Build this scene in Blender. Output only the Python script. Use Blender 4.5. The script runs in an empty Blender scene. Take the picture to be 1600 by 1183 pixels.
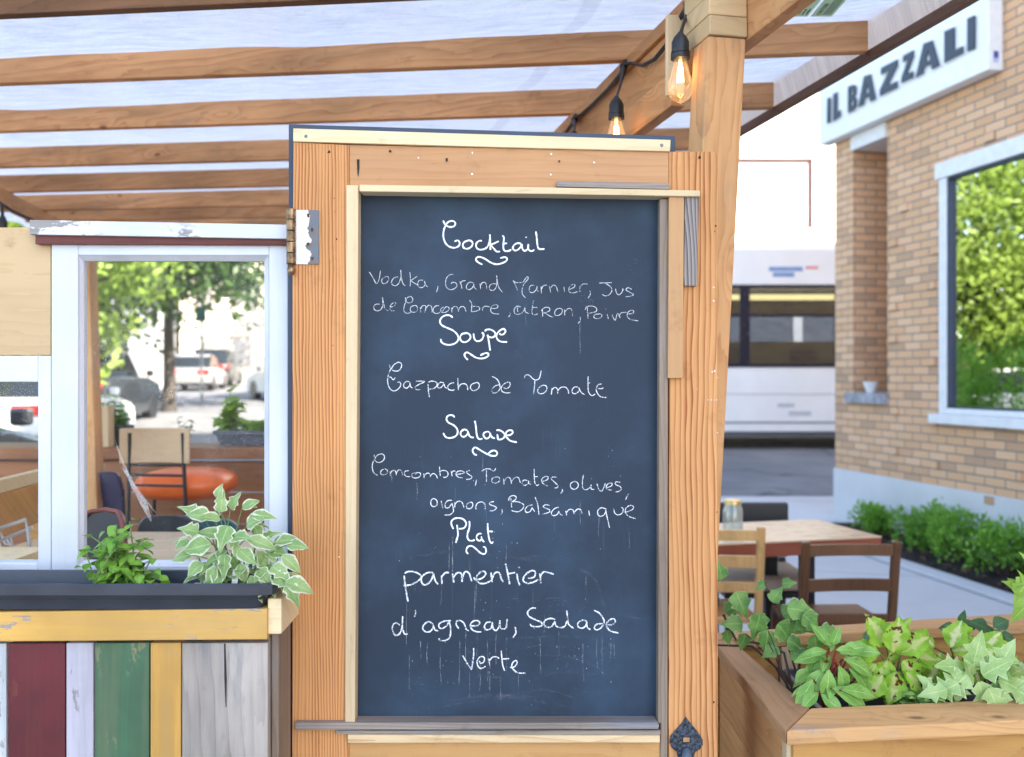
import bpy, bmesh, math, random
from mathutils import Vector as V, Matrix, noise as mnoise
R = math.radians
random.seed(7)
sc = bpy.context.scene
C = sc.collection
F = 1500.0                                    # focal length in pixels of the 1600 px wide photograph
H = 1.5                                       # eye height
HY = 588.0                                    # horizon row

# ------------------------------------------------------------------ camera, sky, sun, exposure
cd = bpy.data.cameras.new('camera'); cam = bpy.data.objects.new('camera', cd); C.objects.link(cam)
cam.location = (0, 0, H); cam.rotation_euler = (R(90), 0, 0)
cd.sensor_width = 36; cd.lens = 36 * F / 1600; cd.shift_y = (HY - 591.5) / 1600
cd.clip_start = .05; cd.clip_end = 900
cd.dof.use_dof = True; cd.dof.focus_distance = 1.96; cd.dof.aperture_fstop = 3.4
sc.camera = cam
SUN_EL, SUN_AZ = R(40), math.atan2(.80, -.60)  # azimuth measured from +Y towards +X
w = bpy.data.worlds.new('World'); sc.world = w; w.use_nodes = True
sky = w.node_tree.nodes.new('ShaderNodeTexSky'); sky.sky_type = 'NISHITA'; sky.sun_disc = False
sky.sun_elevation = SUN_EL; sky.sun_rotation = SUN_AZ
bg = w.node_tree.nodes['Background']; bg.inputs[1].default_value = .15
w.node_tree.links.new(sky.outputs[0], bg.inputs[0])
sd = bpy.data.lights.new('sun', 'SUN'); sd.energy = 4.0; sd.angle = R(.5); sd.color = (1, .95, .87)
sun = bpy.data.objects.new('sun', sd); C.objects.link(sun)
sdir = V((math.sin(SUN_AZ) * math.cos(SUN_EL), math.cos(SUN_AZ) * math.cos(SUN_EL), math.sin(SUN_EL)))
sun.rotation_euler = sdir.to_track_quat('Z', 'Y').to_euler(); sun.location = (8, -6, 14)
sc.view_settings.view_transform = 'Standard'; sc.view_settings.look = 'None'
sc.view_settings.gamma = 1; sc.view_settings.use_curve_mapping = False
sc.view_settings.exposure = 2.33
sc.view_settings.use_white_balance = True; sc.view_settings.white_balance_temperature = 7150; sc.view_settings.white_balance_tint = 12
sc.cycles.max_bounces = 8; sc.cycles.transparent_max_bounces = 24

# ------------------------------------------------------------------ helpers: geometry
def P(px, py, Y):                              # photograph pixel at a depth
    return V(((px - 800) / F * Y, Y, H - (py - HY) / F * Y))
def G(px, py, z):                              # photograph pixel on a level plane
    Y = (H - z) * F / (py - HY); return V(((px - 800) / F * Y, Y, z))
def RP(px, py, pt, n):                         # photograph pixel on any plane
    d = V(((px - 800) / F, 1, -(py - HY) / F)); o = V((0, 0, H))
    return o + d * ((V(pt) - o).dot(n) / d.dot(n))

class MB:
    def __init__(s): s.v = []; s.f = []; s.uv = {}; s.mi = []; s.cur = 0
    def add(s, vs, fs):
        o = len(s.v); s.v += [V(p) for p in vs]; s.f += [tuple(i + o for i in f) for f in fs]; s.mi += [s.cur] * len(fs); return o
    def box(s, x0, x1, y0, y1, z0, z1):
        s.add([(x0,y0,z0),(x1,y0,z0),(x1,y1,z0),(x0,y1,z0),(x0,y0,z1),(x1,y0,z1),(x1,y1,z1),(x0,y1,z1)],
              [(0,3,2,1),(4,5,6,7),(0,1,5,4),(1,2,6,5),(2,3,7,6),(3,0,4,7)]); return s
    def obox(s, o, a, b, c):                   # corner and three edge vectors
        o, a, b, c = V(o), V(a), V(b), V(c)
        s.add([o,o+a,o+a+b,o+b,o+c,o+a+c,o+a+b+c,o+b+c],
              [(0,3,2,1),(4,5,6,7),(0,1,5,4),(1,2,6,5),(2,3,7,6),(3,0,4,7)]); return s
    def prism(s, pts, off, cuts=1):
        n = len(pts); off = V(off); vs = []
        for k in range(cuts + 1): vs += [V(p) + off * (k / cuts) for p in pts]
        fs = [tuple(range(n)), tuple(range(n * cuts + n - 1, n * cuts - 1, -1))]
        for k in range(cuts):
            for i in range(n):
                j = (i + 1) % n; fs.append((k*n+i, k*n+j, (k+1)*n+j, (k+1)*n+i))
        s.add(vs, fs); return s
    def bar(s, a, b, w, t, up=(0,0,1)):        # rectangular bar a to b, centred
        a, b = V(a), V(b); d = (b - a).normalized(); up = V(up)
        sd = d.cross(up)
        if sd.length < 1e-4: sd = d.cross(V((0,1,0)))
        sd.normalize(); u = sd.cross(d)
        return s.obox(a - sd*w/2 - u*t/2, b - a, sd*w, u*t)
    def tube(s, pts, r, seg=8):
        pts = [V(p) for p in pts]; n = len(pts); rs = r if isinstance(r, (list, tuple)) else [r] * n
        vs = []; fs = []; ref = None
        for i, p in enumerate(pts):
            d = (pts[min(i+1,n-1)] - pts[max(i-1,0)]).normalized()
            if ref is None: ref = d.orthogonal().normalized()
            ref = (ref - d * ref.dot(d)); ref = ref.normalized() if ref.length > 1e-5 else d.orthogonal().normalized()
            b = d.cross(ref)
            for k in range(seg):
                a = 2*math.pi*k/seg; vs.append(p + (ref*math.cos(a) + b*math.sin(a)) * rs[i])
        for i in range(n-1):
            for k in range(seg):
                l = (k+1) % seg; fs.append((i*seg+k, i*seg+l, (i+1)*seg+l, (i+1)*seg+k))
        fs.append(tuple(range(seg-1,-1,-1))); fs.append(tuple((n-1)*seg+k for k in range(seg)))
        s.add(vs, fs); return s
    def lathe(s, c, prof, seg=20, ax=(0,0,1)):
        c = V(c); q = V((0,0,1)).rotation_difference(V(ax)); vs = []; fs = []; n = len(prof)
        for r, z in prof:
            for k in range(seg):
                a = 2*math.pi*k/seg; vs.append(c + q @ V((max(r,1e-4)*math.cos(a), max(r,1e-4)*math.sin(a), z)))
        for i in range(n-1):
            for k in range(seg):
                l = (k+1) % seg; fs.append((i*seg+k, i*seg+l, (i+1)*seg+l, (i+1)*seg+k))
        fs.append(tuple(range(seg-1,-1,-1))); fs.append(tuple((n-1)*seg+k for k in range(seg)))
        s.add(vs, fs); return s
    def ball(s, c, r, n=10):
        rx, ry, rz = r if isinstance(r, (tuple, list)) else (r, r, r); c = V(c); vs = []; fs = []
        for i in range(n+1):
            t = math.pi*i/n
            for k in range(2*n):
                a = math.pi*k/n; vs.append(c + V((rx*math.sin(t)*math.cos(a), ry*math.sin(t)*math.sin(a), rz*math.cos(t))))
        m = 2*n
        for i in range(n):
            for k in range(m):
                l = (k+1) % m; fs.append((i*m+k, i*m+l, (i+1)*m+l, (i+1)*m+k))
        s.add(vs, fs); return s
    def slab(s, px, Yf, Yb):                   # outline given in photograph pixels at depth Yf, straight back to Yb
        pts = [P(x, y, Yf) for x, y in px]; return s.prism(pts, (0, Yb - Yf, 0))
    def rect(s, x0, y0, x1, y1, Yf, Yb): return s.slab([(x0,y0),(x1,y0),(x1,y1),(x0,y1)], Yf, Yb)

def obj(name, mb, mat, root=None, base=(0,0,0), bev=0, smooth=None, recalc=True, seg=2):
    if root is not None:
        base = root.get('_b', (0,0,0)); base = V(base)
    else: base = V(base)
    me = bpy.data.meshes.new(name); me.from_pydata([tuple(p - base) for p in mb.v], [], mb.f)
    mats = mat if isinstance(mat, (list, tuple)) else [mat]
    for m in mats: me.materials.append(m)
    if len(mats) > 1: me.polygons.foreach_set('material_index', mb.mi)
    if mb.uv:
        uvl = me.uv_layers.new(name='UVMap')
        for lp in me.loops:
            uvl.data[lp.index].uv = mb.uv.get(lp.vertex_index, (0,0))
    if recalc:
        bm = bmesh.new(); bm.from_mesh(me); bmesh.ops.recalc_face_normals(bm, faces=bm.faces); bm.to_mesh(me); bm.free()
    if smooth is not None:
        me.shade_smooth(); me.set_sharp_from_angle(angle=R(smooth))
    o = bpy.data.objects.new(name, me); C.objects.link(o)
    o['_b'] = tuple(base)
    if root is not None: o.parent = root
    else: o.location = base
    if bev:
        b = o.modifiers.new('bevel', 'BEVEL'); b.width = bev; b.segments = seg; b.limit_method = 'ANGLE'; b.angle_limit = R(40)
    return o
def thing(name, label, cat, base=(0,0,0), group=None):
    o = bpy.data.objects.new(name, None); C.objects.link(o); o.location = base; o['_b'] = tuple(base); o.empty_display_size = .1
    o['label'] = label; o['category'] = cat
    if group: o['group'] = group
    return o
def tag(o, label, cat, group=None):
    o['label'] = label; o['category'] = cat
    if group: o['group'] = group
    return o
def struct(name, mb, mat, **k):
    o = obj(name, mb, mat, **k); o['kind'] = 'structure'; return o
def stuff(o, label, cat): o['kind'] = 'stuff'; o['label'] = label; o['category'] = cat; return o
def dup(root, loc, label, rz=0, sc_=1):
    r = root.copy(); C.objects.link(r); r.location = loc; r.rotation_euler = (0,0,rz); r.scale = (sc_,)*3; r['label'] = label
    for ch in list(root.children):
        c = ch.copy(); C.objects.link(c); c.parent = r
        for g in ch.children:
            d = g.copy(); C.objects.link(d); d.parent = c
    return r

# ------------------------------------------------------------------ helpers: materials
class NT:
    def __init__(s, name):
        s.m = bpy.data.materials.new(name); s.m.use_nodes = True; s.t = s.m.node_tree; s.b = s.t.nodes['Principled BSDF']; s.o = s.t.nodes['Material Output']
    def n(s, typ, ins=None, **kw):
        nd = s.t.nodes.new('ShaderNode' + typ)
        for k, v in kw.items(): setattr(nd, k, v)
        for k, v in (ins or {}).items(): s.set(nd.inputs[k], v)
        return nd
    def set(s, inp, v):
        if isinstance(v, bpy.types.NodeSocket): s.t.links.new(v, inp)
        elif isinstance(v, (tuple, list)):
            inp.default_value = tuple(v) + (1,) if (len(v) == 3 and inp.type == 'RGBA') else v
        else: inp.default_value = v
    def math(s, op, a, b=0, c=None, clamp=False):
        nd = s.n('Math', operation=op, use_clamp=clamp); s.set(nd.inputs[0], a); s.set(nd.inputs[1], b)
        if c is not None: s.set(nd.inputs[2], c)
        return nd.outputs[0]
    def mix(s, f, a, b, mode='MIX'):
        nd = s.n('Mix', data_type='RGBA', blend_type=mode); s.set(nd.inputs[0], f); s.set(nd.inputs[6], a); s.set(nd.inputs[7], b); return nd.outputs[2]
    def comb(s, x, y, z=0):
        nd = s.n('CombineXYZ'); s.set(nd.inputs[0], x); s.set(nd.inputs[1], y); s.set(nd.inputs[2], z); return nd.outputs[0]
    def noise(s, vec, scale=1, detail=3, rough=.55):
        nd = s.n('TexNoise', {'Scale': scale, 'Detail': detail, 'Roughness': rough}); s.set(nd.inputs['Vector'], vec); return nd.outputs[0]
    def ramp(s, f, lo, hi, a=0., b=1.):
        nd = s.n('MapRange', {1: lo, 2: hi, 3: a, 4: b}); s.set(nd.inputs[0], f); nd.interpolation_type = 'SMOOTHSTEP'; return nd.outputs[0]
    def xyz(s, rnd=True):
        tc = s.n('TexCoord'); sp = s.n('SeparateXYZ'); v = tc.outputs['Object']
        if rnd:
            oi = s.n('ObjectInfo'); r = s.math('MULTIPLY', oi.outputs['Random'], 23.0)
            va = s.n('VectorMath', operation='ADD'); s.set(va.inputs[0], v); s.set(va.inputs[1], s.comb(r, r, r)); v = va.outputs[0]
        s.set(sp.inputs[0], v); return v, sp.outputs[0], sp.outputs[1], sp.outputs[2]
    def bump(s, h, st=.3, d=.01):
        nd = s.n('Bump', {'Strength': st, 'Distance': d}); s.set(nd.inputs['Height'], h); s.set(s.b.inputs['Normal'], nd.outputs[0])
    def col(s, c): s.set(s.b.inputs['Base Color'], c)
    def rough(s, r): s.set(s.b.inputs['Roughness'], r)

def plain(name, c, rough=.6, metal=0, var=.12, sc_=14, spec=None, bump=0):
    t = NT(name); v, x, y, z = t.xyz()
    n = t.noise(v, sc_, 4); t.col(t.mix(t.ramp(n, .3, .7), tuple(k*(1-var) for k in c), tuple(min(1,k*(1+var)) for k in c)))
    t.rough(t.math('ADD', t.math('MULTIPLY', n, .2), rough - .1)); t.b.inputs['Metallic'].default_value = metal
    if spec is not None: t.b.inputs['Specular IOR Level'].default_value = spec
    if bump: t.bump(n, bump, .004)
    return t.m
def emit(name, c, st):
    t = NT(name); t.b.inputs['Base Color'].default_value = (*c, 1); t.b.inputs['Emission Color'].default_value = (*c, 1); t.b.inputs['Emission Strength'].default_value = st
    return t.m

def wood(name, c1, c2, axis='Z', freq=60, ring=.8, warp=3., knots=0., rough=.7, bump=.25, var=.18, fib=.35, grey=0., greyc=(.36,.36,.37), sharp=2.5):
    t = NT(name); v, x, y, z = t.xyz()
    if axis == 'Z': al = z; ac = t.math('MULTIPLY_ADD', y, .73, x)
    elif axis == 'X': al = x; ac = t.math('MULTIPLY_ADD', y, .73, z)
    else: al = y; ac = t.math('MULTIPLY_ADD', x, .73, z)
    n1 = t.noise(t.comb(t.math('MULTIPLY', ac, 5), t.math('MULTIPLY', al, 1.1)), 1, 3)
    nw = t.noise(t.comb(t.math('MULTIPLY', ac, 34), t.math('MULTIPLY', al, 3.2), 5), 1, 2)
    val = t.math('ADD', t.math('MULTIPLY', ac, freq), t.math('MULTIPLY_ADD', n1, warp*1.7, t.math('MULTIPLY', nw, 1.8)))
    kd = None
    if knots:
        vo = t.n('TexVoronoi', {'Scale': 1}); t.set(vo.inputs['Vector'], t.comb(t.math('MULTIPLY', ac, 10), t.math('MULTIPLY', al, 4.5)))
        kd = vo.outputs['Distance']; sp = t.n('SeparateColor'); t.set(sp.inputs[0], vo.outputs['Color'])
        km = t.math('LESS_THAN', sp.outputs[0], knots)
        val = t.math('ADD', val, t.math('MULTIPLY', km, t.ramp(kd, .0, .45, 2.2, 0)))
    lm = t.noise(t.comb(t.math('MULTIPLY', ac, 42), t.math('MULTIPLY', al, .8), 8), 1, 2)
    rg = t.math('MULTIPLY', t.math('POWER', t.math('FRACT', val), sharp), t.ramp(lm, .25, .7, .35, 1.15))
    n2 = t.noise(t.comb(t.math('MULTIPLY', ac, 260), t.math('MULTIPLY', al, 9)), 1, 3)
    n3 = t.noise(t.comb(t.math('MULTIPLY', ac, 7), t.math('MULTIPLY', al, 1.7), 3.3), 1, 4)
    f = t.math('ADD', t.math('MULTIPLY', rg, ring), t.math('MULTIPLY', t.math('SUBTRACT', n2, .5), fib), clamp=True)
    c = t.mix(f, c1, c2)
    c = t.mix(1, c, t.mix(t.ramp(n3, .25, .75), (1-var,)*3, (1+var*.6,)*3), 'MULTIPLY')
    if grey:
        g = t.ramp(t.noise(t.comb(t.math('MULTIPLY', ac, 9), t.math('MULTIPLY', al, 2.2), 9.1), 1, 5, .65), .62-.3*grey, .82-.3*grey)
        c = t.mix(t.math('MULTIPLY', g, .85), c, t.mix(n2, greyc, tuple(k*.45 for k in greyc)))
    if knots:
        kk = t.math('MULTIPLY', km, t.ramp(kd, .03, .11, 1, 0)); c = t.mix(t.math('MULTIPLY', kk, .72), c, (.06,.028,.014))
    oi = t.n('ObjectInfo'); c = t.mix(1, c, t.mix(oi.outputs['Random'], (.82,.80,.80), (1.08,1.08,1.10)), 'MULTIPLY')
    gr = t.noise(v, 11, 5, .7); c = t.mix(t.math('MULTIPLY', t.ramp(gr, .56, .74), .38), c, t.mix(1, c, (.50,.42,.36), 'MULTIPLY'))
    sc2 = t.noise(t.comb(t.math('MULTIPLY', ac, 90), t.math('MULTIPLY', al, 14), 3), 1, 2); c = t.mix(t.ramp(sc2, .70, .78, 0, .45), c, t.mix(.5, c, (.12,.07,.045)))
    t.col(c); t.rough(t.math('MULTIPLY_ADD', n2, .25, rough-.12))
    t.b.inputs['Specular IOR Level'].default_value = .3
    t.bump(t.math('ADD', t.math('MULTIPLY', rg, -.5), n2), bump, .0015)
    return t.m

def paint(name, c, under=(.36,.35,.34), axis='Z', chip=.2, brush=.25, dirt=.12, rough=.5, streak=0):
    t = NT(name); v, x, y, z = t.xyz()
    al, ac = {'Z': (z, t.math('MULTIPLY_ADD', y, .7, x)), 'X': (x, t.math('MULTIPLY_ADD', y, .7, z))}[axis]
    st = t.noise(t.comb(t.math('MULTIPLY', ac, 160), t.math('MULTIPLY', al, 6)), 1, 3)
    n = t.noise(t.comb(t.math('MULTIPLY', ac, 30), t.math('MULTIPLY', al, 9), 2), 1, 6, .7)
    low = t.noise(v, 5, 4)
    cc = t.mix(t.ramp(low, .3, .7), tuple(k*(1-dirt) for k in c), c)
    cc = t.mix(t.math('MULTIPLY', t.ramp(st, .5, .8), brush), cc, tuple(k*.72 for k in c))
    if streak:
        sk = t.noise(t.comb(t.math('MULTIPLY', ac, 28), t.math('MULTIPLY', al, 1.5), 7), 1, 4, .65)
        cc = t.mix(t.math('MULTIPLY', t.ramp(sk, .42, .72), streak), cc, t.mix(.35, tuple(k*.55 for k in c), under)); cc = t.mix(t.math('MULTIPLY', t.ramp(sk, .5, .28), streak*.7), cc, tuple(min(.9,k*1.2+.004) for k in c))
    chipm = t.math('MULTIPLY', t.ramp(n, .72-chip*.35, .75-chip*.35), t.ramp(low, .5-chip*.15, .62-chip*.1))
    wd = t.mix(st, under, tuple(k*.5 for k in under))
    t.col(t.mix(chipm, cc, wd)); t.rough(t.math('MULTIPLY_ADD', chipm, .3, rough))
    t.bump(t.math('SUBTRACT', t.math('MULTIPLY', st, .6), chipm), .3, .0015)
    return t.m

def leafmat(name, c1, c2, edge=None, mid=None, trans=.3, amt=.62, rough=.45, veins=.4, blot=None):
    t = NT(name); uv = t.n('TexCoord'); sp = t.n('SeparateXYZ'); t.set(sp.inputs[0], uv.outputs['UV'])
    v, x, y, z = t.xyz(); u = t.math('ABSOLUTE', t.math('MULTIPLY_ADD', sp.outputs[0], 2, -1)); vv = sp.outputs[1]
    n = t.noise(v, 26, 3); n2 = t.noise(v, 90, 2)
    c = t.mix(t.ramp(n, .3, .7), c1, c2)
    vein = t.math('MULTIPLY', t.ramp(u, .0, .09, 1, 0), veins)
    sv = t.math('FRACT', t.math('MULTIPLY_ADD', vv, 7, t.math('MULTIPLY', u, -2.2)))
    vein = t.math('MAXIMUM', vein, t.math('MULTIPLY', t.ramp(t.math('ABSOLUTE', t.math('SUBTRACT', sv, .5)), .38, .5), veins*.4))
    c = t.mix(vein, c, tuple(min(1, k*2.0+.03) for k in c2))
    if edge:
        e = t.math('ADD', u, t.math('MULTIPLY', t.math('SUBTRACT', n2, .5), .6)); e = t.ramp(e, amt, amt+.12)
        c = t.mix(e, c, edge)
    if mid:
        q = t.math('ADD', u, t.math('MULTIPLY', t.math('SUBTRACT', n2, .5), .8)); c = t.mix(t.ramp(q, .12, .4, 1, 0), c, mid)
    if blot: c = t.mix(t.ramp(t.noise(v, 48, 2), .60, .66), c, blot)
    hol = t.noise(v, 150, 2); c = t.mix(t.ramp(hol, .70, .78, 0, .35), c, (.30,.22,.08))
    t.bump(t.math('ADD', vein, t.math('MULTIPLY', n2, .6)), .35, .002)
    t.col(c); t.rough(rough); t.b.inputs['Specular IOR Level'].default_value = .35
    tr = t.n('BsdfTranslucent'); t.set(tr.inputs[0], c); ms = t.n('MixShader', {0: trans})
    t.set(ms.inputs[1], t.b.outputs[0]); t.set(ms.inputs[2], tr.outputs[0]); t.set(t.o.inputs[0], ms.outputs[0])
    return t.m

def glass(name, refl=.08, tint=(1,1,1), dirt=0., rough=0.0):
    t = NT(name); v, x, y, z = t.xyz(False)
    tr = t.n('BsdfTransparent', {0: (*tint, 1)}); gl = t.n('BsdfGlossy', {'Roughness': rough})
    lw = t.n('LayerWeight', {0: .5}); f = t.math('MULTIPLY_ADD', t.math('POWER', lw.outputs['Facing'], 4), .6, refl, clamp=True)
    ms = t.n('MixShader'); t.set(ms.inputs[0], f); t.set(ms.inputs[1], tr.outputs[0]); t.set(ms.inputs[2], gl.outputs[0]); out = ms.outputs[0]
    if dirt:
        vo = t.n('TexVoronoi', {'Scale': 260}); t.set(vo.inputs['Vector'], v); n = t.noise(v, 9, 4)
        spk = t.math('MULTIPLY', t.ramp(vo.outputs['Distance'], .10, .26, 1, 0), t.ramp(n, .42, .66))
        haze = t.math('MULTIPLY', t.ramp(t.noise(v, 4, 5), .4, .8), .012)
        m = t.math('MULTIPLY', t.math('ADD', spk, haze, clamp=True), dirt)
        df = t.n('BsdfDiffuse', {0: (.75,.76,.78,1)}); m2 = t.n('MixShader'); t.set(m2.inputs[0], m); t.set(m2.inputs[1], out); t.set(m2.inputs[2], df.outputs[0]); out = m2.outputs[0]
    t.set(t.o.inputs[0], out); return t.m

# wood kinds
W_FIR   = wood('fir_vertical', (.60,.30,.118), (.31,.092,.026), 'Z', 150, 1.25, 3.4, bump=.3, var=.16, sharp=2.0, fib=.3)
W_FIR2  = wood('fir_wide_grain', (.60,.30,.118), (.31,.092,.026), 'Z', 82, 1.25, 2.4, bump=.3, var=.14, sharp=2.6, fib=.3)
W_RAILX = wood('fir_rail', (.60,.335,.165), (.42,.19,.08), 'X', 55, .45, 2.5, bump=.15, var=.12, fib=.6)
W_PALEX = wood('pale_pine_across', (.74,.60,.37), (.60,.41,.19), 'X', 40, .45, 2, var=.10)
W_PALEZ = wood('pale_pine_upright', (.68,.53,.33), (.54,.38,.18), 'Z', 45, .4, 2, var=.16, grey=.12)
W_SALM  = wood('salmon_batten', (.60,.35,.17), (.47,.24,.10), 'Z', 60, .3, 1.2, var=.08)
W_GREYX = wood('weathered_across', (.30,.255,.215), (.15,.125,.11), 'X', 130, .8, 3, var=.4, bump=.8, grey=.3, greyc=(.33,.335,.36))
W_GREYZ = wood('weathered_upright', (.30,.23,.17), (.16,.12,.10), 'Z', 80, .7, 3, var=.25, bump=.6, grey=.3)
W_DRIFT = wood('driftwood', (.40,.36,.33), (.07,.065,.07), 'Z', 120, .95, 6, var=.3, bump=1.0, grey=.3, sharp=1.3)
W_POST  = wood('post_wood', (.66,.365,.165), (.46,.205,.075), 'Z', 30, .7, 3.5, knots=.3, var=.24, grey=.08, greyc=(.42,.34,.27))
W_RAFT  = wood('rafter_wood', (.68,.36,.165), (.45,.19,.075), 'X', 30, .7, 4, knots=.36, var=.38, grey=.14, greyc=(.30,.24,.20))
W_RAFD  = wood('shaded_rafter', (.17,.085,.045), (.09,.045,.03), 'X', 30, .6, 4, knots=.3, var=.4)  # front rafter: its shade is put into the wood colour
W_BEAM  = wood('beam_wood', (.64,.335,.145), (.42,.17,.06), 'Y', 28, .6, 3, knots=.25, var=.25)
W_END   = wood('end_grain', (.62,.44,.24), (.50,.32,.15), 'X', 60, .4, 9, var=.2)
W_BOX   = wood('cedar_box', (.60,.32,.10), (.40,.165,.042), 'X', 34, .6, 4.5, knots=.2, var=.2)
W_BOXY  = wood('cedar_box_side', (.60,.32,.13), (.40,.18,.06), 'Y', 34, .6, 4, knots=.1, var=.16)
W_RAILT = wood('cedar_rail', (.60,.34,.145), (.42,.20,.075), 'X', 38, .55, 3, knots=.2, var=.2, grey=.1, greyc=(.5,.42,.36))
W_RAILY = wood('cedar_rail_side', (.52,.30,.15), (.35,.175,.08), 'Y', 38, .55, 3, knots=.2, var=.2, grey=.12, greyc=(.5,.42,.38))
W_PLY   = wood('plywood_face', (.62,.455,.265), (.52,.36,.19), 'X', 6, .5, 6, var=.06, fib=.2, bump=.05)
W_MAR   = wood('oxblood_strip', (.24,.07,.06), (.08,.022,.03), 'X', 60, .5, 3, var=.4, knots=.15, rough=.5)
W_TAB   = wood('table_oak', (.62,.45,.28), (.52,.33,.18), 'X', 20, .4, 3, var=.12, rough=.28)
W_TABE  = wood('table_edge', (.30,.085,.045), (.22,.05,.03), 'X', 20, .4, 2, var=.15, rough=.4)
W_CHB   = wood('dark_chair_wood', (.15,.07,.033), (.085,.036,.018), 'Z', 50, .5, 2, rough=.35, var=.2)
W_CHL   = wood('honey_chair_wood', (.62,.37,.15), (.47,.25,.09), 'Z', 45, .5, 2, rough=.4)
W_CTR   = wood('counter_wood', (.38,.17,.08), (.26,.10,.045), 'X', 24, .5, 3, var=.25, knots=.15, rough=.45)

M_WHITE = paint('white_paint', (.60,.645,.715), axis='Z', chip=.0, brush=.22)
M_WHITEX = paint('white_paint_across', (.64,.68,.74), axis='X', chip=.58, brush=.35, dirt=.2)
M_NAVY  = plain('navy_edge_paint', (.035,.055,.095), .6)
M_BLACK = plain('black_plastic', (.012,.013,.016), .45)
M_STEEL = plain('black_iron', (.02,.02,.022), .45, .3)
M_TROUGH= plain('charcoal_trough', (.035,.042,.058), .42, var=.15)
M_SCREW = plain('zinc_screw', (.16,.16,.16), .5, .6, var=.5, sc_=300)
M_HOLE  = plain('nail_hole', (.03,.02,.015), .9)
M_SPECK = plain('white_fleck', (.66,.66,.65), .8)
M_BRASS = plain('aged_brass', (.23,.15,.085), .42, .75, var=.6, sc_=60, bump=.3)
M_SOIL  = plain('potting_soil', (.03,.022,.017), .95, var=.6, sc_=120, bump=.8)

# ------------------------------------------------------------------ the setting: ground, road, pavement
def zroad(y):
    pts = [(-200,-.12),(11,-.12),(17,.2),(32,.78),(90,1.9),(400,3)]
    for (a, za), (b, zb) in zip(pts, pts[1:]):
        if a <= y <= b: return za + (zb-za)*(y-a)/(b-a)
    return 3
def asphalt():
    t = NT('asphalt'); v, x, y, z = t.xyz(False)
    n = t.noise(v, 160, 3); l = t.noise(v, .5, 5, .65)
    c = t.mix(n, (.10,.104,.112), (.19,.195,.21)); c = t.mix(t.ramp(l, .35, .7), c, t.mix(.6, c, (.26,.26,.27)))
    vo = t.n('TexVoronoi', {'Scale': .35}, feature='DISTANCE_TO_EDGE'); wv = t.n('VectorMath', operation='ADD'); t.set(wv.inputs[0], v)
    nn = t.n('TexNoise', {'Scale': 1.5}); t.set(nn.inputs['Vector'], v); t.set(wv.inputs[1], nn.outputs['Color']); t.set(vo.inputs['Vector'], wv.outputs[0])
    c = t.mix(t.ramp(vo.outputs['Distance'], .004, .015, .7, 0), c, (.03,.03,.033))
    t.col(c); t.rough(.85); t.bump(n, .4, .01); return t.m
def concrete(name, c=(.36,.37,.38), joint=0):
    t = NT(name); v, x, y, z = t.xyz(False)
    n = t.noise(v, 120, 3); l = t.noise(v, 1.6, 5, .6)
    cc = t.mix(n, tuple(k*.86 for k in c), tuple(k*1.1 for k in c)); cc = t.mix(t.ramp(l, .35, .75, 0, .35), cc, tuple(k*.7 for k in c))
    if joint:
        a = t.math('MULTIPLY_ADD', x, .26, y); jx = t.math('ABSOLUTE', t.math('SUBTRACT', t.math('FRACT', t.math('MULTIPLY_ADD', a, 1/1.5, .17)), .5))
        cc = t.mix(t.ramp(jx, .003, .008, .65, 0), cc, (.12,.12,.12))
    t.col(cc); t.rough(.85); t.bump(n, .25, .004); return t.m
M_ASPH = asphalt(); M_WALK = concrete('pavement_concrete', (.50,.50,.51), 1); M_CONC = concrete('kerb_concrete', (.55,.55,.56))
g = MB(); ys = [-80,-30,-10,0,6,11,14,17,22,32,50,90,200,400]; xs = [-400,-60,-20,-8,0,8,20,60,400]
for y in ys:
    for x in xs: g.v.append(V((x, y, zroad(y)-.03)))
for j in range(len(ys)-1):
    for i in range(len(xs)-1):
        k = j*len(xs)+i; g.f.append((k,k+1,k+1+len(xs),k+len(xs))); g.mi.append(0)
struct('ground', g, concrete('ground_gravel', (.22,.21,.19)))
def sheet(x0, x1, y0, y1, dz):
    m = MB(); yy = [y for y in ys if y0 < y < y1]; yy = [y0]+yy+[y1]
    for y in yy: m.v += [V((x0,y,zroad(y)+dz)), V((x1,y,zroad(y)+dz))]
    for i in range(len(yy)-1): m.f.append((2*i,2*i+1,2*i+3,2*i+2)); m.mi.append(0)
    return m
struct('road', sheet(-16, 40, -30, 140, 0), M_ASPH)
m = MB(); m.prism([V((.25,-8,-.12)),V((7,-8,-.12)),V((7,12,-.12)),V((.25,12,-.12))], (0,0,.12)); struct('pavement', m, M_WALK, bev=.02)
m = MB(); m.prism([V((-22,22,.2)),V((-13.2,22,.2)),V((-13.2,90,1.7)),V((-22,90,1.7))], (0,0,.32)); struct('far_pavement', m, M_CONC)
m = MB(); m.box(-3.4,.2,2.25,7.2,-.1,.3); struct('terrace_deck', m, W_CTR)
bedk = lambda y, o: 2.94 + .19*(7.95-y) + o
m = MB(); m.prism([V((bedk(4.6,0),4.6,.001)),V((bedk(4.6,.17),4.6,.001)),V((bedk(9.4,.17),9.4,.001)),V((bedk(9.4,0),9.4,.001))], (0,0,.03))
struct('kerb', m, concrete('bed_edging_stone', (.50,.50,.52)), bev=.01)
def bedmat():
    t = NT('mulch'); v, x, y, z = t.xyz(False); n = t.noise(v, 45, 5, .7)
    t.col(t.mix(t.ramp(n, .3, .7), (.008,.006,.006), (.05,.03,.025))); t.rough(.95); t.bump(n, 1, .03); return t.m
m = MB(); nx, ny = 10, 50
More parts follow.
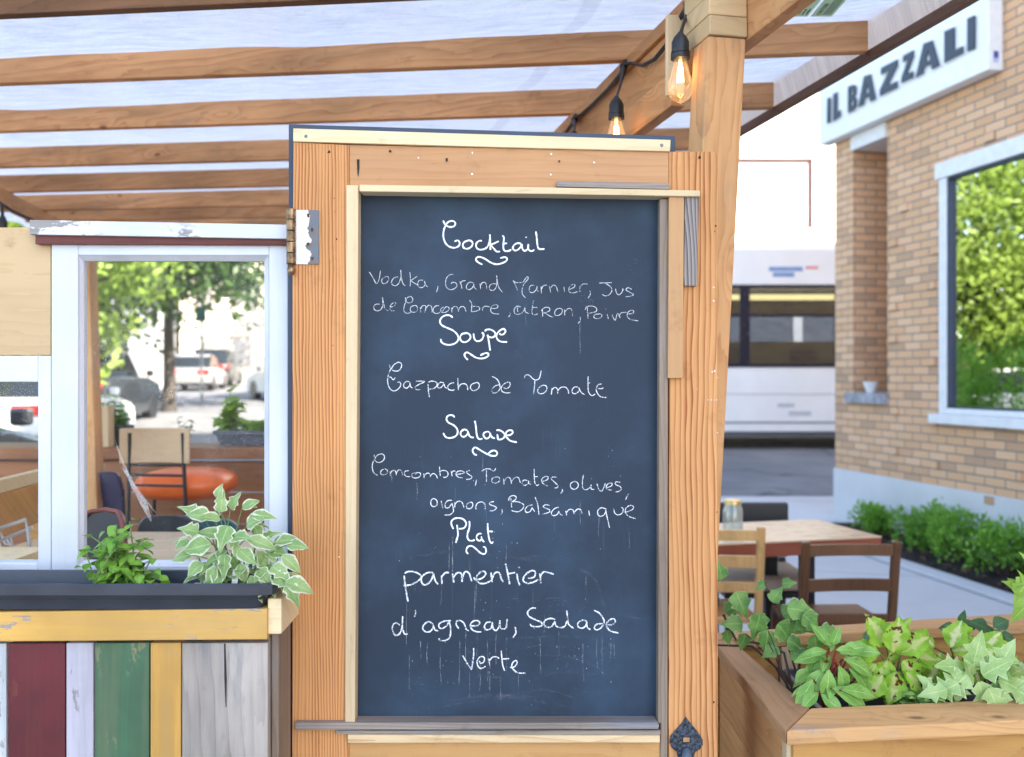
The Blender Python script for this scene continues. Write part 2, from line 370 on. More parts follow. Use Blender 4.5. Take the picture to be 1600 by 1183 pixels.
for j in range(ny+1):
    for i in range(nx+1):
        y = 4.6+4.9*j/ny; x0 = bedk(y,.17); x1 = 5.554-.2133*y+.05; x = x0+(x1-x0)*i/nx
        m.v.append(V((x, y, .012+.05*mnoise.noise(V((x*5,y*5,0)))*min(1,i/2)+.03*min(1,i/3))))
for j in range(ny):
    for i in range(nx):
        k = j*(nx+1)+i; m.f.append((k,k+1,k+nx+2,k+nx+1)); m.mi.append(0)
struct('planting_bed', m, bedmat())
m = MB()
for i in range(900):
    y = random.uniform(4.9,9.2); x = random.uniform(bedk(y,.2), 5.5-.2133*y); z = .05+.05*mnoise.noise(V((x*5,y*5,0)))
    d = V((random.uniform(-1,1),random.uniform(-1,1),random.uniform(-.3,.3))).normalized(); m.cur = i % 3
    m.bar(V((x,y,z)), V((x,y,z))+d*random.uniform(.02,.07), random.uniform(.01,.025), .006)
stuff(obj('mulch_chips', m, [plain('chip_dark', (.03,.018,.014), .9), plain('chip_tan', (.16,.09,.05), .9), plain('chip_grey', (.02,.02,.024), .9)]), 'dark bark mulch and fallen bits under the shrubs', 'mulch')

# ------------------------------------------------------------------ brick restaurant on the right
TH = math.atan2(-.978, .2086); BO = V((3.4, 10.1, 0))
def bw(u, n, z): return BO + V((.2086, -.978, 0))*u + V((.978, .2086, 0))*n + V((0,0,z))
def brick_mat():
    t = NT('tan_brick'); tc = t.n('TexCoord'); sp = t.n('SeparateXYZ'); t.set(sp.inputs[0], tc.outputs['Object'])
    uu = t.math('ADD', sp.outputs[0], sp.outputs[1]); vec = t.comb(uu, sp.outputs[2])
    b = t.n('TexBrick', {'Color1': (0,0,0,1), 'Color2': (1,1,1,1), 'Mortar': (0,0,0,1), 'Scale': 1, 'Mortar Size': .006, 'Mortar Smooth': .25, 'Bias': 0, 'Brick Width': .24, 'Row Height': .0757}); t.set(b.inputs['Vector'], vec)
    r = t.n('ValToRGB'); t.set(r.inputs[0], b.outputs['Color']); e = r.color_ramp.elements
    e[0].position = 0; e[0].color = (.49,.305,.19,1); e[1].position = 1; e[1].color = (.72,.40,.22,1)
    for p, c in ((.12,(.56,.335,.20)),(.25,(.68,.39,.215)),(.55,(.72,.43,.25)),(.8,(.76,.47,.29))):
        q = e.new(p); q.color = (*c, 1)
    v = tc.outputs['Object']; n = t.noise(v, 60, 4, .6); l = t.noise(v, 1.2, 4)
    c = t.mix(1, r.outputs[0], t.mix(n, (.82,.82,.82), (1.12,1.1,1.08)), 'MULTIPLY')
    c = t.mix(1, c, t.mix(l, (.88,.88,.9), (1.1,1.1,1.08)), 'MULTIPLY')
    c = t.mix(b.outputs['Fac'], c, (.20,.18,.17)); t.col(c); t.rough(.8)
    t.bump(t.math('SUBTRACT', t.math('MULTIPLY', n, .3), b.outputs['Fac']), .6, .008); return t.m
M_BRICK = brick_mat(); M_FOUND = concrete('foundation_render', (.66,.66,.67)); M_ALU = plain('pale_aluminium', (.72,.72,.73), .45, .0, var=.05)
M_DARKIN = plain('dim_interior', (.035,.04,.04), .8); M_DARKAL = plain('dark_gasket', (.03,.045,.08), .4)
bld = thing('brick_building', 'tan brick restaurant with grey foundation and large window, right of the terrace', 'building', (0,0,0))
bld.location = BO; bld.rotation_euler = (0,0,TH); bld['_b'] = (0,0,0)
UE, HT = 17.5, 13.0
m = MB(); D = .55
for a in ((0,.337,.54,HT),(.337,.93,.54,1.23),(.337,.93,3.94,HT),(.93,1.74,.54,HT),(1.74,4.7,.54,1.08),(1.74,4.7,3.36,HT),(4.7,UE,.54,HT)):
    m.box(a[0],a[1],0,D,a[2],a[3])
m.box(.32,.95,D,D+.1,1.0,4.2); m.box(0,.3,D,13,.54,HT); m.box(UE-.3,UE,D,13,.54,HT); m.box(.3,UE-.3,12.7,13,.54,HT)
random.seed(21)
for (pu, row) in ((.99,36),(.99,28),(.99,24),(1.55,30),(1.55,21),(1.62,25),(1.0,15),(1.58,14),(1.0,10),(1.6,9),(2.6,9),(3.4,8),(1.15,40),(1.62,34),(2.3,45),(3.1,47),(2.75,46),(2.3,6),(3.3,11)):
    z0 = row*.0757; m.box(pu, pu+.11, -.02, .0-.001, z0+.004, z0+.0717)
obj('wall', m, M_BRICK, bld, bev=0)
m = MB(); m.box(-.012,UE,-.015,13,-.4,.537); obj('foundation', m, M_FOUND, bld, bev=.006)
m = MB(); m.box(-.1,UE+.1,-.15,13.1,HT,HT+.25); obj('roof', m, M_DARKAL, bld)
m = MB(); m.box(.337,.93,-.03,D-.01,3.79,3.937); obj('lintel', m, M_ALU, bld, bev=.004)
m = MB(); m.box(.25,.95,-.05,.35,1.232,1.335); obj('niche_sill', m, plain('grey_stone', (.30,.30,.33), .7, var=.3, bump=.3), bld, bev=.006)
wn = MB()
wn.box(1.70,4.75,-.05,.0,3.22,3.36); wn.box(1.74,1.84,-.035,.04,1.175,3.22); wn.box(4.58,4.70,-.035,.06,1.175,3.22); wn.box(1.84,4.58,-.035,.04,1.175,1.225)
wf = obj('window_frame', wn, M_ALU, bld, bev=.005)
m = MB(); m.box(1.66,4.78,-.085,.0,1.09,1.172); obj('window_sill', m, M_ALU, bld, bev=.006)
m = MB(); m.box(1.841,1.866,-.025,.03,1.226,3.219); m.box(4.54,4.579,-.025,.03,1.226,3.219); m.box(1.866,4.54,-.025,.03,1.226,1.24); m.box(1.866,4.54,-.025,.03,3.20,3.219); obj('gasket', m, M_DARKAL, bld)
m = MB(); m.box(1.86,4.55,.012,.020,1.235,3.205); obj('window_pane', m, glass('shop_glass', .80, (.7,.78,.74)), bld)
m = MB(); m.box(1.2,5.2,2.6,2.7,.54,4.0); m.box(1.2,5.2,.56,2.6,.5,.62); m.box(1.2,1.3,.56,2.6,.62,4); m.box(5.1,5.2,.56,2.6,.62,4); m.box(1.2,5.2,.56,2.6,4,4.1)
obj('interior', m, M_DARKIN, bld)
for z in (1.96, 2.50, 2.95):
    m = MB(); m.box(1.95,5.05,.55,.95,z,z+.03); obj('shelf', m, plain('pale_shelf', (.62,.55,.42), .6), bld)
for k,(u,z,c) in enumerate(((2.9,1.99,(.6,.12,.04)),(3.0,1.99,(.05,.2,.4)),(3.2,1.99,(.5,.4,.2)),(2.5,1.99,(.1,.2,.1)),(2.75,2.53,(.5,.1,.06)),(3.1,2.53,(.7,.7,.6)))):
    m = MB(); m.lathe((u,.72,z), [(.04,0),(.042,.16),(.016,.22),(.016,.29)], 12); tag(obj('bottle', m, plain('bottle_glass', c, .2), None), '', 'bottle')
    o = bpy.data.objects['bottle' if k == 0 else 'bottle.%03d' % k]
    for vv in o.data.vertices: vv.co = bw(*(vv.co.x, vv.co.y, vv.co.z)) - bw(u,.72,z)
    o.location = bw(u,.72,z); o['label'] = ('small bottle standing on a shelf behind the restaurant window'); o['group'] = 'bottles on the shelves behind the restaurant window'
m = MB(); m.lathe(bw(.62,.02,1.336), [(.04,0),(.045,.01),(.075,.11),(.07,.11),(.04,.02)], 18)
tag(obj('cup', m, plain('white_cup', (.7,.7,.72), .4), base=bw(.62,.02,1.336), smooth=40), 'small white cup left on the grey stone sill of the brick niche', 'cup')

# sign box
sgn = thing('sign_box', 'white box sign with dark capital letters on the brick restaurant', 'sign', (0,0,0)); sgn.location = BO; sgn.rotation_euler = (0,0,TH); sgn['_b'] = (0,0,0)
u0, u1, z0s, z1s, pn = -.09, 2.495, 3.94, 4.585, -.136
M_SIGN = plain('sign_white', (.80,.81,.83), .35, var=.03)
m = MB(); m.box(u0,u1,pn,-.003,z0s,z1s); obj('sign_body', m, M_SIGN, sgn, bev=.006)
ND = V((-.978,-.2086,0)); PT = bw(0, pn, 0)
def onsign(zx, zy):
    p = RP(1100+zx/3.198, zy/3.198, PT, ND) - BO
    return V((p.dot(V((.2086,-.978,0))), p.z, 0))
LET = {'I': [[(0,0),(1,0),(1,1),(0,1)]],
 'L': [[(0,0),(1,0),(1,.24),(.55,.24),(.55,1),(0,1)]],
 'A': [[(0,0),(.30,0),(.37,.2),(.66,.2),(.70,0),(1,0),(.70,1),(.32,1)], [(.42,.36),(.53,.74),(.62,.36)]],
 'Z': [[(0,0),(1,0),(1,.24),(.46,.24),(1,.78),(1,1),(.04,1),(.04,.76),(.52,.76),(0,.22)]],
 'B': [[(0,0),(.6,0),(.85,.05),(1,.16),(1,.36),(.9,.47),(.76,.52),(.88,.58),(.94,.68),(.94,.84),(.82,.95),(.58,1),(0,1)], [(.36,.60),(.36,.82),(.52,.82),(.6,.77),(.6,.66),(.52,.60)], [(.36,.18),(.36,.42),(.54,.42),(.64,.36),(.64,.24),(.54,.18)]]}
def curve_mesh(name, polys, ext, offs=0):
    cu = bpy.data.curves.new(name, 'CURVE'); cu.dimensions = '2D'; cu.fill_mode = 'BOTH'; cu.extrude = ext; cu.offset = offs
    for pl in polys:
        s = cu.splines.new('POLY'); s.points.add(len(pl)-1); s.use_cyclic_u = True
        for i, p in enumerate(pl): s.points[i].co = (p[0], p[1], 0, 1)
    o = bpy.data.objects.new(name, cu); C.objects.link(o); bpy.context.view_layer.update()
    me = bpy.data.meshes.new_from_object(o.evaluated_get(bpy.context.evaluated_depsgraph_get())); bpy.data.objects.remove(o); bpy.data.curves.remove(cu)
    return me
M_LET = plain('letter_slate', (.025,.04,.065), .5, var=.08)
for ch, c4 in (('I',((625,492),(639,488),(637,612),(623,617))),('L',((655,470),(690,455),(690,582),(654,606))),('B',((729,434),(772,417),(770,548),(728,565))),
    ('A',((782,392),(868,362),(866,497),(780,536))),('Z',((891,342),(976,298),(974,440),(888,480))),('Z',((1003,280),(1057,252),(1053,390),(996,415))),
    ('A',((1072,232),(1186,190),(1185,330),(1068,387))),('L',((1212,158),(1304,118),(1303,268),(1212,315))),('I',((1327,94),(1363,78),(1361,243),(1327,259)))):
    tl, tr, br, bl = [onsign(*q) for q in c4]
    pol = [[(bl*(1-a)+br*a)*(1-b)+(tl*(1-a)+tr*a)*b for a, b in pl] for pl in LET[ch]]
    me = curve_mesh('letter', pol, .007); me.materials.append(M_LET)
    o = bpy.data.objects.new('letter', me); C.objects.link(o); o.parent = sgn; o.rotation_euler = (R(90),0,0); o.location = (0, pn-.0172, 0)
    me2 = curve_mesh('letter_backing', [pol[0]], .004, .014 if ch != 'I' else -.014)
    me2.materials.append(M_SIGN); o2 = bpy.data.objects.new('letter_backing', me2); C.objects.link(o2); o2.parent = o; o2.location = (0,0,-.0125)
m = MB(); m.box(u1+.001,u1+.002,-.09,-.045,4.0,4.09); obj('sticker', m, plain('blue_sticker', (.04,.08,.35), .5), sgn)
m = MB(); m.box(u1+.0022,u1+.0028,-.09,-.045,4.0,4.035); obj('sticker_text', m, plain('pale_sticker', (.45,.5,.75), .5), sgn)

# ------------------------------------------------------------------ white building across the street
M_STUC = plain('white_stucco', (.84,.83,.80), .8, var=.03, sc_=3)
def facade_house(name, label, x0, x1, y0, y1, z0, z1, mat, wins, frame, pane, depth=.25):
    r = thing(name, label, 'building', ((x0+x1)/2, (y0+y1)/2, z0))
    cx = sorted({x0, x1, *[a for q in wins for a in q[:2]]}); cz = sorted({z0, z1, *[a for q in wins for a in q[2:4]]})
    m = MB()
    for a, b in zip(cx, cx[1:]):
        for c, d in zip(cz, cz[1:]):
            if not any(q[0] <= (a+b)/2 <= q[1] and q[2] <= (c+d)/2 <= q[3] for q in wins): m.box(a, b, y0, y0+depth, c, d)
    m.box(x0, x1, y0+depth+.1, y1, z0, z1); obj('wall', m, mat, r)
    for q in wins:
        f = MB(); t_ = q[4] if len(q) > 4 else .06
        f.box(q[0], q[0]+t_, y0+.06, y0+.14, q[2], q[3]); f.box(q[1]-t_, q[1], y0+.06, y0+.14, q[2], q[3]); f.box(q[0]+t_, q[1]-t_, y0+.06, y0+.14, q[3]-t_, q[3]); f.box(q[0]+t_, q[1]-t_, y0+.06, y0+.14, q[2], q[2]+t_)
        fo = obj('window', f, frame, r)
        f = MB(); f.box(q[0]+t_, q[1]-t_, y0+.09, y0+.11, q[2]+t_, q[3]-t_); obj('pane', f, pane, fo)
    m = MB(); m.box(x0-.2, x1+.2, y0-.2, y1+.2, z1, z1+.25); obj('roof', m, frame, r)
    return r
M_BRICKRED = plain('brick_red_frame', (.26,.085,.065), .7); M_BLIND = plain('drawn_blind', (.80,.79,.77), .6, var=.03)
facade_house('white_building', 'bright white building with a red framed window, across the street behind the bus', 0.5, 16, 24, 32, .3, 12, M_STUC,
             [(4.2,7.52,5.2,6.95,.07),(9.5,12.5,5.2,6.95,.07)], M_BRICKRED, M_BLIND)

# ------------------------------------------------------------------ city bus
bus = thing('city_bus', 'white city bus with dark window band, passing on the street behind the terrace', 'bus', (6.6, 18.3, zroad(18)))
zb = zroad(17)
M_BUS = plain('bus_white', (.88,.90,.92), .35, var=.03, sc_=2); M_BAND = plain('bus_band', (.012,.016,.035), .25)
bx0, bx1, by0, by1 = .6, 12.6, 17.0, 19.5
m = MB(); m.box(bx0,bx1,by0,by1,zb+.32,1.66); m.box(bx0,bx1,by0,by1,3.12,3.76); m.box(bx0+.12,bx1-.5,by1-.024,by1-.0,1.661,1.72); m.box(bx0,bx0+.12,by0,by1,1.66,3.12); m.box(bx1-.5,bx1,by0,by1,1.66,3.12)
m.box(bx0+.4,bx1-.4,by0+.3,by1-.3,3.76,3.92); obj('body', m, M_BUS, bus, bev=.06)
m = MB(); m.box(bx0+.1,bx1-.4,by0-.012,by0+.006,1.62,3.13); wins = [(bx0+.25+k*1.68, bx0+.25+k*1.68+1.5) for k in range(7)]
m2 = MB(); cx = sorted({bx0+.12, bx1-.5, *[a for q in wins for a in q]})
for a, b in zip(cx, cx[1:]):
    if not any(q[0] <= (a+b)/2 <= q[1] for q in wins): m2.box(a,b,by0-.012,by0+.02,1.72,3.06)
m2.box(bx0+.12,bx1-.5,by0-.012,by0+.02,1.661,1.72); m2.box(bx0+.12,bx1-.5,by0-.012,by0+.02,3.06,3.119)
obj('window_band', m2, M_BAND, bus)
m = MB()
for a, b in wins: m.box(a,b,by0+.0,by0+.012,2.55,2.60)
obj('window_bar', m, M_BAND, bus)
MG = glass('bus_glass', .12, (.44,.48,.53))
for a, b in wins:
    m = MB(); m.box(a,b,by0+.013,by0+.018,1.72,3.06); obj('window_pane', m, MG, bus)
m = MB(); m.box(bx0+.2,bx1-.6,by1-.12,by1-.08,1.7,2.2); m.box(bx0+.2,bx1-.6,by1-.12,by1-.08,2.75,3.1); m.box(bx0+.15,bx1-.55,by0+.05,by1-.1,1.0,1.05); obj('interior', m, plain('bus_inside', (.25,.28,.28), .7), bus)
for a, b in wins:
    m = MB(); m.box(a,b,by1-.03,by1-.025,1.72,3.06); obj('window_pane', m, glass('bus_far_glass', .05, (.40,.46,.52)), bus)
for k in range(9):
    m = MB(); x = bx0+.8+k*1.2; m.box(x,x+.45,by0+.25,by0+.32,1.3,2.0); m.box(x,x+.45,by0+.32,by0+.7,1.3,1.42); obj('seat', m, plain('bus_seat_red' if k == 4 else 'bus_seat_grey', (.45,.05,.06) if k == 4 else (.2,.23,.27), .6), bus, bev=.03)
m = MB(); m.box(bx0+.3,bx1-.8,by0+.5,by0+.62,2.90,2.99); obj('ceiling_lamp', m, emit('bus_lamp', (1,.80,.34), 1.2), bus)
for x in (bx0+2.2, bx1-2.9):
    m = MB(); m.lathe((x,by0-.01,zb+.48), [(.0,0),(.2,.0),(.3,.03),(.48,.03),(.48,.26),(0,.26)], 24, (0,1,0)); obj('wheel', m, M_BLACK, bus, smooth=30)
m = MB(); m.box(bx0+.02,bx1-.02,by0+.05,by1,zb+.22,zb+.318); obj('skirt', m, plain('bus_skirt', (.12,.13,.15), .5), bus)
m = MB(); m.box(bx0+.2,bx1-.2,by0-.006,by0,1.18,1.19); m.box(bx0+.2,bx1-.2,by0-.006,by0,.66,.70); obj('seam', m, plain('bus_seam', (.3,.32,.36), .5), bus)
m = MB(); m.box(4.55,5.15,by0-.004,by0,3.36,3.44); m.box(4.62,5.0,by0-.004,by0,3.26,3.34); obj('logo', m, plain('bus_blue', (.22,.36,.62), .4), bus)
m = MB(); m.box(5.2,5.42,by0-.004,by0,3.40,3.45); obj('logo', m, plain('bus_red', (.75,.28,.28), .4), bus)
m = MB(); m.box(4.7,5.0,by0-.004,by0,.95,1.02); m.box(4.9,5.3,by0-.004,by0,.80,.88); obj('fleet_marking', m, plain('bus_grey_mark', (.52,.56,.62), .4), bus)

# ------------------------------------------------------------------ houses along the street, seen through the window
M_DARKG = plain('dark_shopfront', (.03,.035,.04), .3); M_GREYS = plain('grey_render', (.30,.31,.33), .8)
facade_house('grey_building', 'grey building with a dark ground floor shopfront, beyond the parked cars', -25.5, -17.6, 46, 56, 1.0, 9, M_GREYS,
             [(-24.5,-18.4,1.3,3.9,.15),(-24,-22,5.5,7.5),(-21,-19,5.5,7.5)], M_DARKG, M_DARKG)
facade_house('cream_building', 'sunlit cream building with small windows, right of the grey shopfront', -17.3, -12.2, 50, 60, 1.0, 9.5, plain('cream_render', (.80,.72,.60), .8),
             [(-16.6,-15.6,2,3.6),(-14.8,-13.6,2,3.6),(-16.6,-15.6,5,6.8),(-14.8,-13.6,5,6.8)], plain('cream_trim', (.6,.5,.42), .7), plain('pale_pane', (.45,.42,.40), .3))
facade_house('pink_brick_building', 'tall pale red building at the end of the street', -12, -2, 62, 72, 1.2, 12, plain('pale_red_brick', (.55,.36,.29), .85),
             [(-11,-9.8,2.2,4),(-9,-7.8,2.2,4),(-7,-5.8,2.2,4),(-11,-9.8,6,8),(-9,-7.8,6,8),(-7,-5.8,6,8)], M_STUC, plain('dim_pane', (.2,.22,.24), .2))

# ------------------------------------------------------------------ trees
BARK = plain('bark', (.06,.05,.045), .9, var=.4, sc_=20, bump=.8)
L1 = leafmat('street_leaf_dark', (.028,.075,.018), (.07,.14,.03), trans=.35); L2 = leafmat('street_leaf_light', (.15,.25,.04), (.28,.40,.08), trans=.4)
def tree(label, x, y, ht, rad, zc, mat, seed, n=5200, tr=.22, hgt=None, lean=0, clumps=60, leaf=.17):
    random.seed(seed); z0 = zroad(y); hgt = hgt or rad*.8
    r = thing('street_tree', label, 'tree', (x,y,z0), 'trees lining the street')
    t = MB(); top = V((x+lean,y,zc)); cl = []
    t.tube([(x,y,z0-.1),(x+.02,y,z0+.8),(x+lean*.5,y,(z0+zc-hgt*.6)/2+.4),(x+lean*.8,y+.05,zc-hgt*.5),top], [tr*1.35,tr,tr*.85,tr*.75,tr*.25], 10)
    for i in range(clumps):
        d = V((random.gauss(0,1),random.gauss(0,1),random.gauss(0,1))).normalized(); q = random.uniform(.35,1)**.6
        cl.append(top+V((d.x*rad*q,d.y*rad*q,d.z*hgt*q)))
    for i in range(14):
        c = cl[i]; b = V((x+lean*.6,y,zc-hgt*random.uniform(.35,.8))); mid = (b+c)/2+V((0,0,.25*rad*random.random()))
        t.tube([b,mid,c], [tr*.45,tr*.25,.02], 6)
    obj('trunk', t, BARK, r, smooth=60)
    m = MB(); per = n//clumps
    for c in cl:
        cr = rad*random.uniform(.16,.30)
        for k in range(per):
            d = V((random.gauss(0,1),random.gauss(0,1),random.gauss(0,.75)))*cr*.62
            a = V((random.gauss(0,1),random.gauss(0,1),random.gauss(0,.6))).normalized(); b = a.orthogonal().normalized(); b.rotate(Matrix.Rotation(random.random()*6.3,3,a))
            s = leaf*random.uniform(.6,1.3); p = c+d
            i = m.add([p-b*s, p+a.cross(b)*s*.5, p+b*s, p-a.cross(b)*s*.5], [(0,1,2,3)])
            for q,u in zip(range(4), ((.5,0),(1,.5),(.5,1),(0,.5))): m.uv[i+q] = u
    obj('crown', m, mat, r, recalc=False)
    return r
tree('broad dark green street tree with forked trunk, in front of the pale houses', -9.3, 26, 9, 4.6, 6.2, L1, 3, 20000, .16, 3.2, clumps=120, leaf=.125)
tree('light green street tree leaning over the white parked car', -9.9, 20, 7, 3.0, 4.9, L2, 5, 15000, .16, 2.6, lean=-.3, clumps=90, leaf=.095)
tree('bushy bright green tree at the left side of the street', -13.2, 17, 7, 3.6, 3.9, L2, 9, 6000, .2, 3.6)
tree('low wide bright green tree beside the white parked car, branching near the ground', -11.6, 21, 5, 2.6, 2.6, L2, 15, 5200, .14, 2.2)
tree('tall dark tree behind the parked cars, left of the shopfront', -16.5, 33, 9, 4.2, 6.2, L1, 11, 4500, .25, 3.4)
tree('far green tree in front of the pale red house, right side of the street', -9.2, 48, 9, 3.0, 6.4, L2, 13, 3200, .25, 3.2)
# ------------------------------------------------------------------ parked cars and a sign post
def car(label, x, y, heading, c, suv=False, L=4.5, Wd=1.78, Hh=1.45, mx=.62):
    z = zroad(y); r = thing('parked_car', label, 'car', (x,y,z), 'cars parked along the street'); hd = heading
    if suv: Hh = max(Hh, 1.72)
    M_P = plain('car_paint', c, .25, .1, var=.03); M_P.node_tree.nodes['Principled BSDF'].inputs['Coat Weight'].default_value = .6
    W2 = Wd/2; MG_ = plain('car_glass', (.015,.02,.025), .06); MR = plain('car_tail_lamp', (.65,.03,.025), .2); MT = M_BLACK
    def sec(pts, hw, inset):                     # side outline lofted across the width
        m = MB(); n = len(pts); cols = [(-hw+inset,.97),(-hw,1),( -hw*.5,1),(0,1),(hw*.5,1),(hw,1),(hw-inset,.97)]
        ws = [-hw, -hw+inset, hw-inset, hw]
        sc2 = [.955, 1, 1, .955]
        cx = sum(p[0] for p in pts)/n; cz = sum(p[1] for p in pts)/n
        for w_, s_ in zip(ws, sc2):
            for p in pts: m.v.append(V(((p[0]-cx)*s_+cx, w_, (p[1]-cz)*s_+cz)))
        for k in range(3):
            for i in range(n):
                j = (i+1) % n; m.f.append((k*n+i,k*n+j,(k+1)*n+j,(k+1)*n+i)); m.mi.append(0)
        m.f.append(tuple(range(n-1,-1,-1))); m.f.append(tuple(3*n+i for i in range(n))); m.mi += [0,0]
        return m
    h0 = Hh*.60; a = L/2
    def put(nm, m, mat, **k):
        q = Matrix.Rotation(hd,3,'Z'); m.v = [q @ p + V((x,y,z)) for p in m.v]; return obj(nm, m, mat, r, **k)
    tail = -a+.25 if suv else -a+.75
    put('body', sec([(-a,.32),(-a-.02,.55),(-a+.04,h0),(-a+.3,h0+.06),(a-1.1,h0+.04),(a-.25,h0-.12),(a,.55),(a-.02,.3),(a-.5,.2),(-a+.5,.2)], W2, .14), M_P, smooth=40, bev=.03)
    put('windows', sec([(tail-.15,h0+.0),(tail+.25,Hh-.06),(a-2.2,Hh-.06),(a-1.35,h0)], W2-.13, .17), MG_, smooth=30, bev=.03)
    put('roof', sec([(tail+.2,Hh-.10),(tail+.32,Hh-.01),(a-2.9,Hh+.01),(a-2.2,Hh-.03),(a-2.05,Hh-.10)], W2-.22, .08), M_P, smooth=40, bev=.02)
    for sx in (-a+.82, a-.85):
        for sy in (-1, 1):
            m = MB(); m.lathe((sx, sy*(W2-.18), .32), [(0,-.02),(.31,-.02),(.325,.0),(.325,.17),(.30,.195),(.21,.195)], 20, (0,sy,0)); w_ = put('wheel', m, MT, smooth=35)
            m = MB(); m.lathe((sx, sy*(W2-.18), .32), [(0,.19),(.06,.195),(.2,.185),(.205,.16),(0,.15)], 14, (0,sy,0))
            q = Matrix.Rotation(hd,3,'Z'); m.v = [q @ p + V((x,y,z)) for p in m.v]; rim = obj('rim', m, M_ALU, w_, smooth=35)
    for sy in (-1, 1):
        m = MB(); m.box(-a-.035,-a+.12,min(sy*(W2-.05),sy*(W2-.48)),max(sy*(W2-.05),sy*(W2-.48)),h0-.22,h0-.05); put('tail_lamp', m, MR, bev=.02)
        m = MB(); m.box(a-.22,a+.01,min(sy*(W2-.06),sy*(W2-.45)),max(sy*(W2-.06),sy*(W2-.45)),h0-.34,h0-.2); put('headlight', m, plain('car_headlight', (.75,.77,.8), .1), bev=.02)
        m = MB(); m.box(mx,mx+.16,min(sy*(W2+.02),sy*(W2+.17)),max(sy*(W2+.02),sy*(W2+.17)),h0+.05,h0+.2); put('mirror', m, M_P, bev=.03)
    m = MB(); m.box(-a-.03,-a-.012,-.26,.26,.5,.62); put('number_plate', m, plain('plate_white', (.7,.7,.72), .4))
    m = MB(); m.box(-a-.04,-a+.2,-W2+.1,W2-.1,.26,.40); put('bumper', m, plain('bumper_trim', tuple(k*.6 for k in c), .5), bev=.04)
    return r
car('white car parked nearest at the left kerb, half hidden by the wooden post', -8.5, 17.5, R(93), (.72,.73,.74))
car('black hatchback parked behind the white car at the left kerb', -9.75, 22.6, R(93), (.02,.025,.03), True, 4.2)
car('grey sedan with red tail lamps, driving away in the middle of the street', -13.1, 40, R(98), (.27,.27,.28))
car('black off-road car parked beside the grey sedan', -14.1, 46, R(98), (.018,.018,.02), True)
car('silver blue car at the right side of the street, seen side on', -7.0, 31, R(125), (.35,.41,.50))
car('dark grey car with black mirror right behind the small left window', -5.1, 6.95, R(92), (.035,.04,.05), True, 4.6, 1.8, 1.92, 1.05)
m = MB(); zp = zroad(30); m.tube([(-9.7,30,zp),(-9.7,30,zp+3.0)], .045, 10)
sp_ = thing('sign_post', 'thin grey post with a small teal sign beside the street tree', 'sign post', (-9.7,30,zp)); obj('post', m, plain('galvanised', (.3,.32,.33), .5, .5), sp_, smooth=40)
m = MB(); m.box(-9.86,-9.54,29.92,29.945,zp+2.5,zp+3.0); obj('sign_plate', m, plain('teal_plate', (.03,.16,.2), .5), sp_)

# ------------------------------------------------------------------ chalkboard door
YD = 1.95
door = thing('chalkboard_door', 'old wooden door turned into a chalkboard menu with white handwriting', 'chalkboard', P(790, 1600, YD) * V((1,1,0)) if False else (P(790,600,YD).x, YD+.02, .12))
def flecks(name, pts, Y, r, mat, root):
    m = MB()
    for x, y, *q in pts:
        c = P(x, y, Y); rr = (q[0] if q else r)*.0011; k = 7
        vs = [c+V((math.cos(a*6.283/k)*rr*random.uniform(.45,1.25),-.0006,math.sin(a*6.283/k)*rr*random.uniform(.5,1.3))) for a in range(k)]
        m.add(vs, [tuple(range(k))])
    return obj(name, m, mat, root)
ZB = 1655                                     # bottom row of the door
m = MB(); m.slab([(451,194),(840,206),(1055,212.5),(1055,1300),(451,1300)], 1.985, 2.01); obj('backing_board', m, M_NAVY, door, bev=.001)
m = MB(); m.slab([(458.5,222),(545,226.5),(545,ZB),(456,ZB),(457,420)], YD, YD+.034); st1 = obj('stile', m, W_FIR, door, bev=.0012)
m = MB(); m.slab([(1045.5,237),(1118,237),(1122,250),(1123,310),(1121,420),(1122,ZB),(1043.5,ZB),(1045.5,600)], YD, YD+.036); st2 = obj('stile', m, W_FIR2, door, bev=.0012)
m = MB(); m.slab([(545.6,226.5),(1045,237.5),(1045,292),(560,300),(545.6,292)], YD+.003, YD+.034); obj('top_rail', m, W_RAILX, door, bev=.0012)
m = MB(); m.slab([(545.6,1150),(1031.5,1150),(1031.5,ZB),(545.6,ZB)], YD+.002, YD+.034); obj('bottom_rail', m, wood('honey_rail', (.60,.335,.13), (.46,.22,.07), 'X', 30, .35, 4, var=.12), door, bev=.0012)
m = MB(); m.slab([(458,200.5),(840,212.3),(1048,218.5),(1047,236.5),(840,231.5),(458,221)], YD-.004, YD+.034); hs = obj('top_strip', m, W_PALEX, door, bev=.0012)
m = MB(); m.slab([(541,289),(560,289.5),(559,500),(554.5,1129),(539,1129),(540,700)], YD-.010, YD+.026); obj('side_moulding', m, W_PALEZ, door, bev=.0016)
m = MB(); m.slab([(561.5,288.5),(870,293),(1094,297.5),(1094,307),(870,303.5),(561.5,299)], YD-.022, YD+.026); obj('top_moulding', m, W_PALEX, door, bev=.0016)
m = MB(); m.slab([(870,283),(1046,286),(1046,296),(870,291.5)], YD-.012, YD+.01); obj('batten', m, W_GREYX, door, bev=.001)
m = MB(); m.slab([(1031,310),(1044.5,310),(1042.5,ZB),(1033,ZB),(1032,1131),(1028,1131)], YD-.004, YD+.026); obj('side_moulding', m, W_GREYZ, door, bev=.003)
m = MB(); m.slab([(1045.5,307.5),(1069,307.5),(1067,591),(1043.5,591)], YD-.014, YD); obj('batten', m, W_SALM, door, bev=.001)
m = MB(); m.slab([(1070,308),(1092.5,308),(1089,447),(1069,446.5)], YD-.013, YD); obj('batten', m, W_DRIFT, door, bev=.0012)
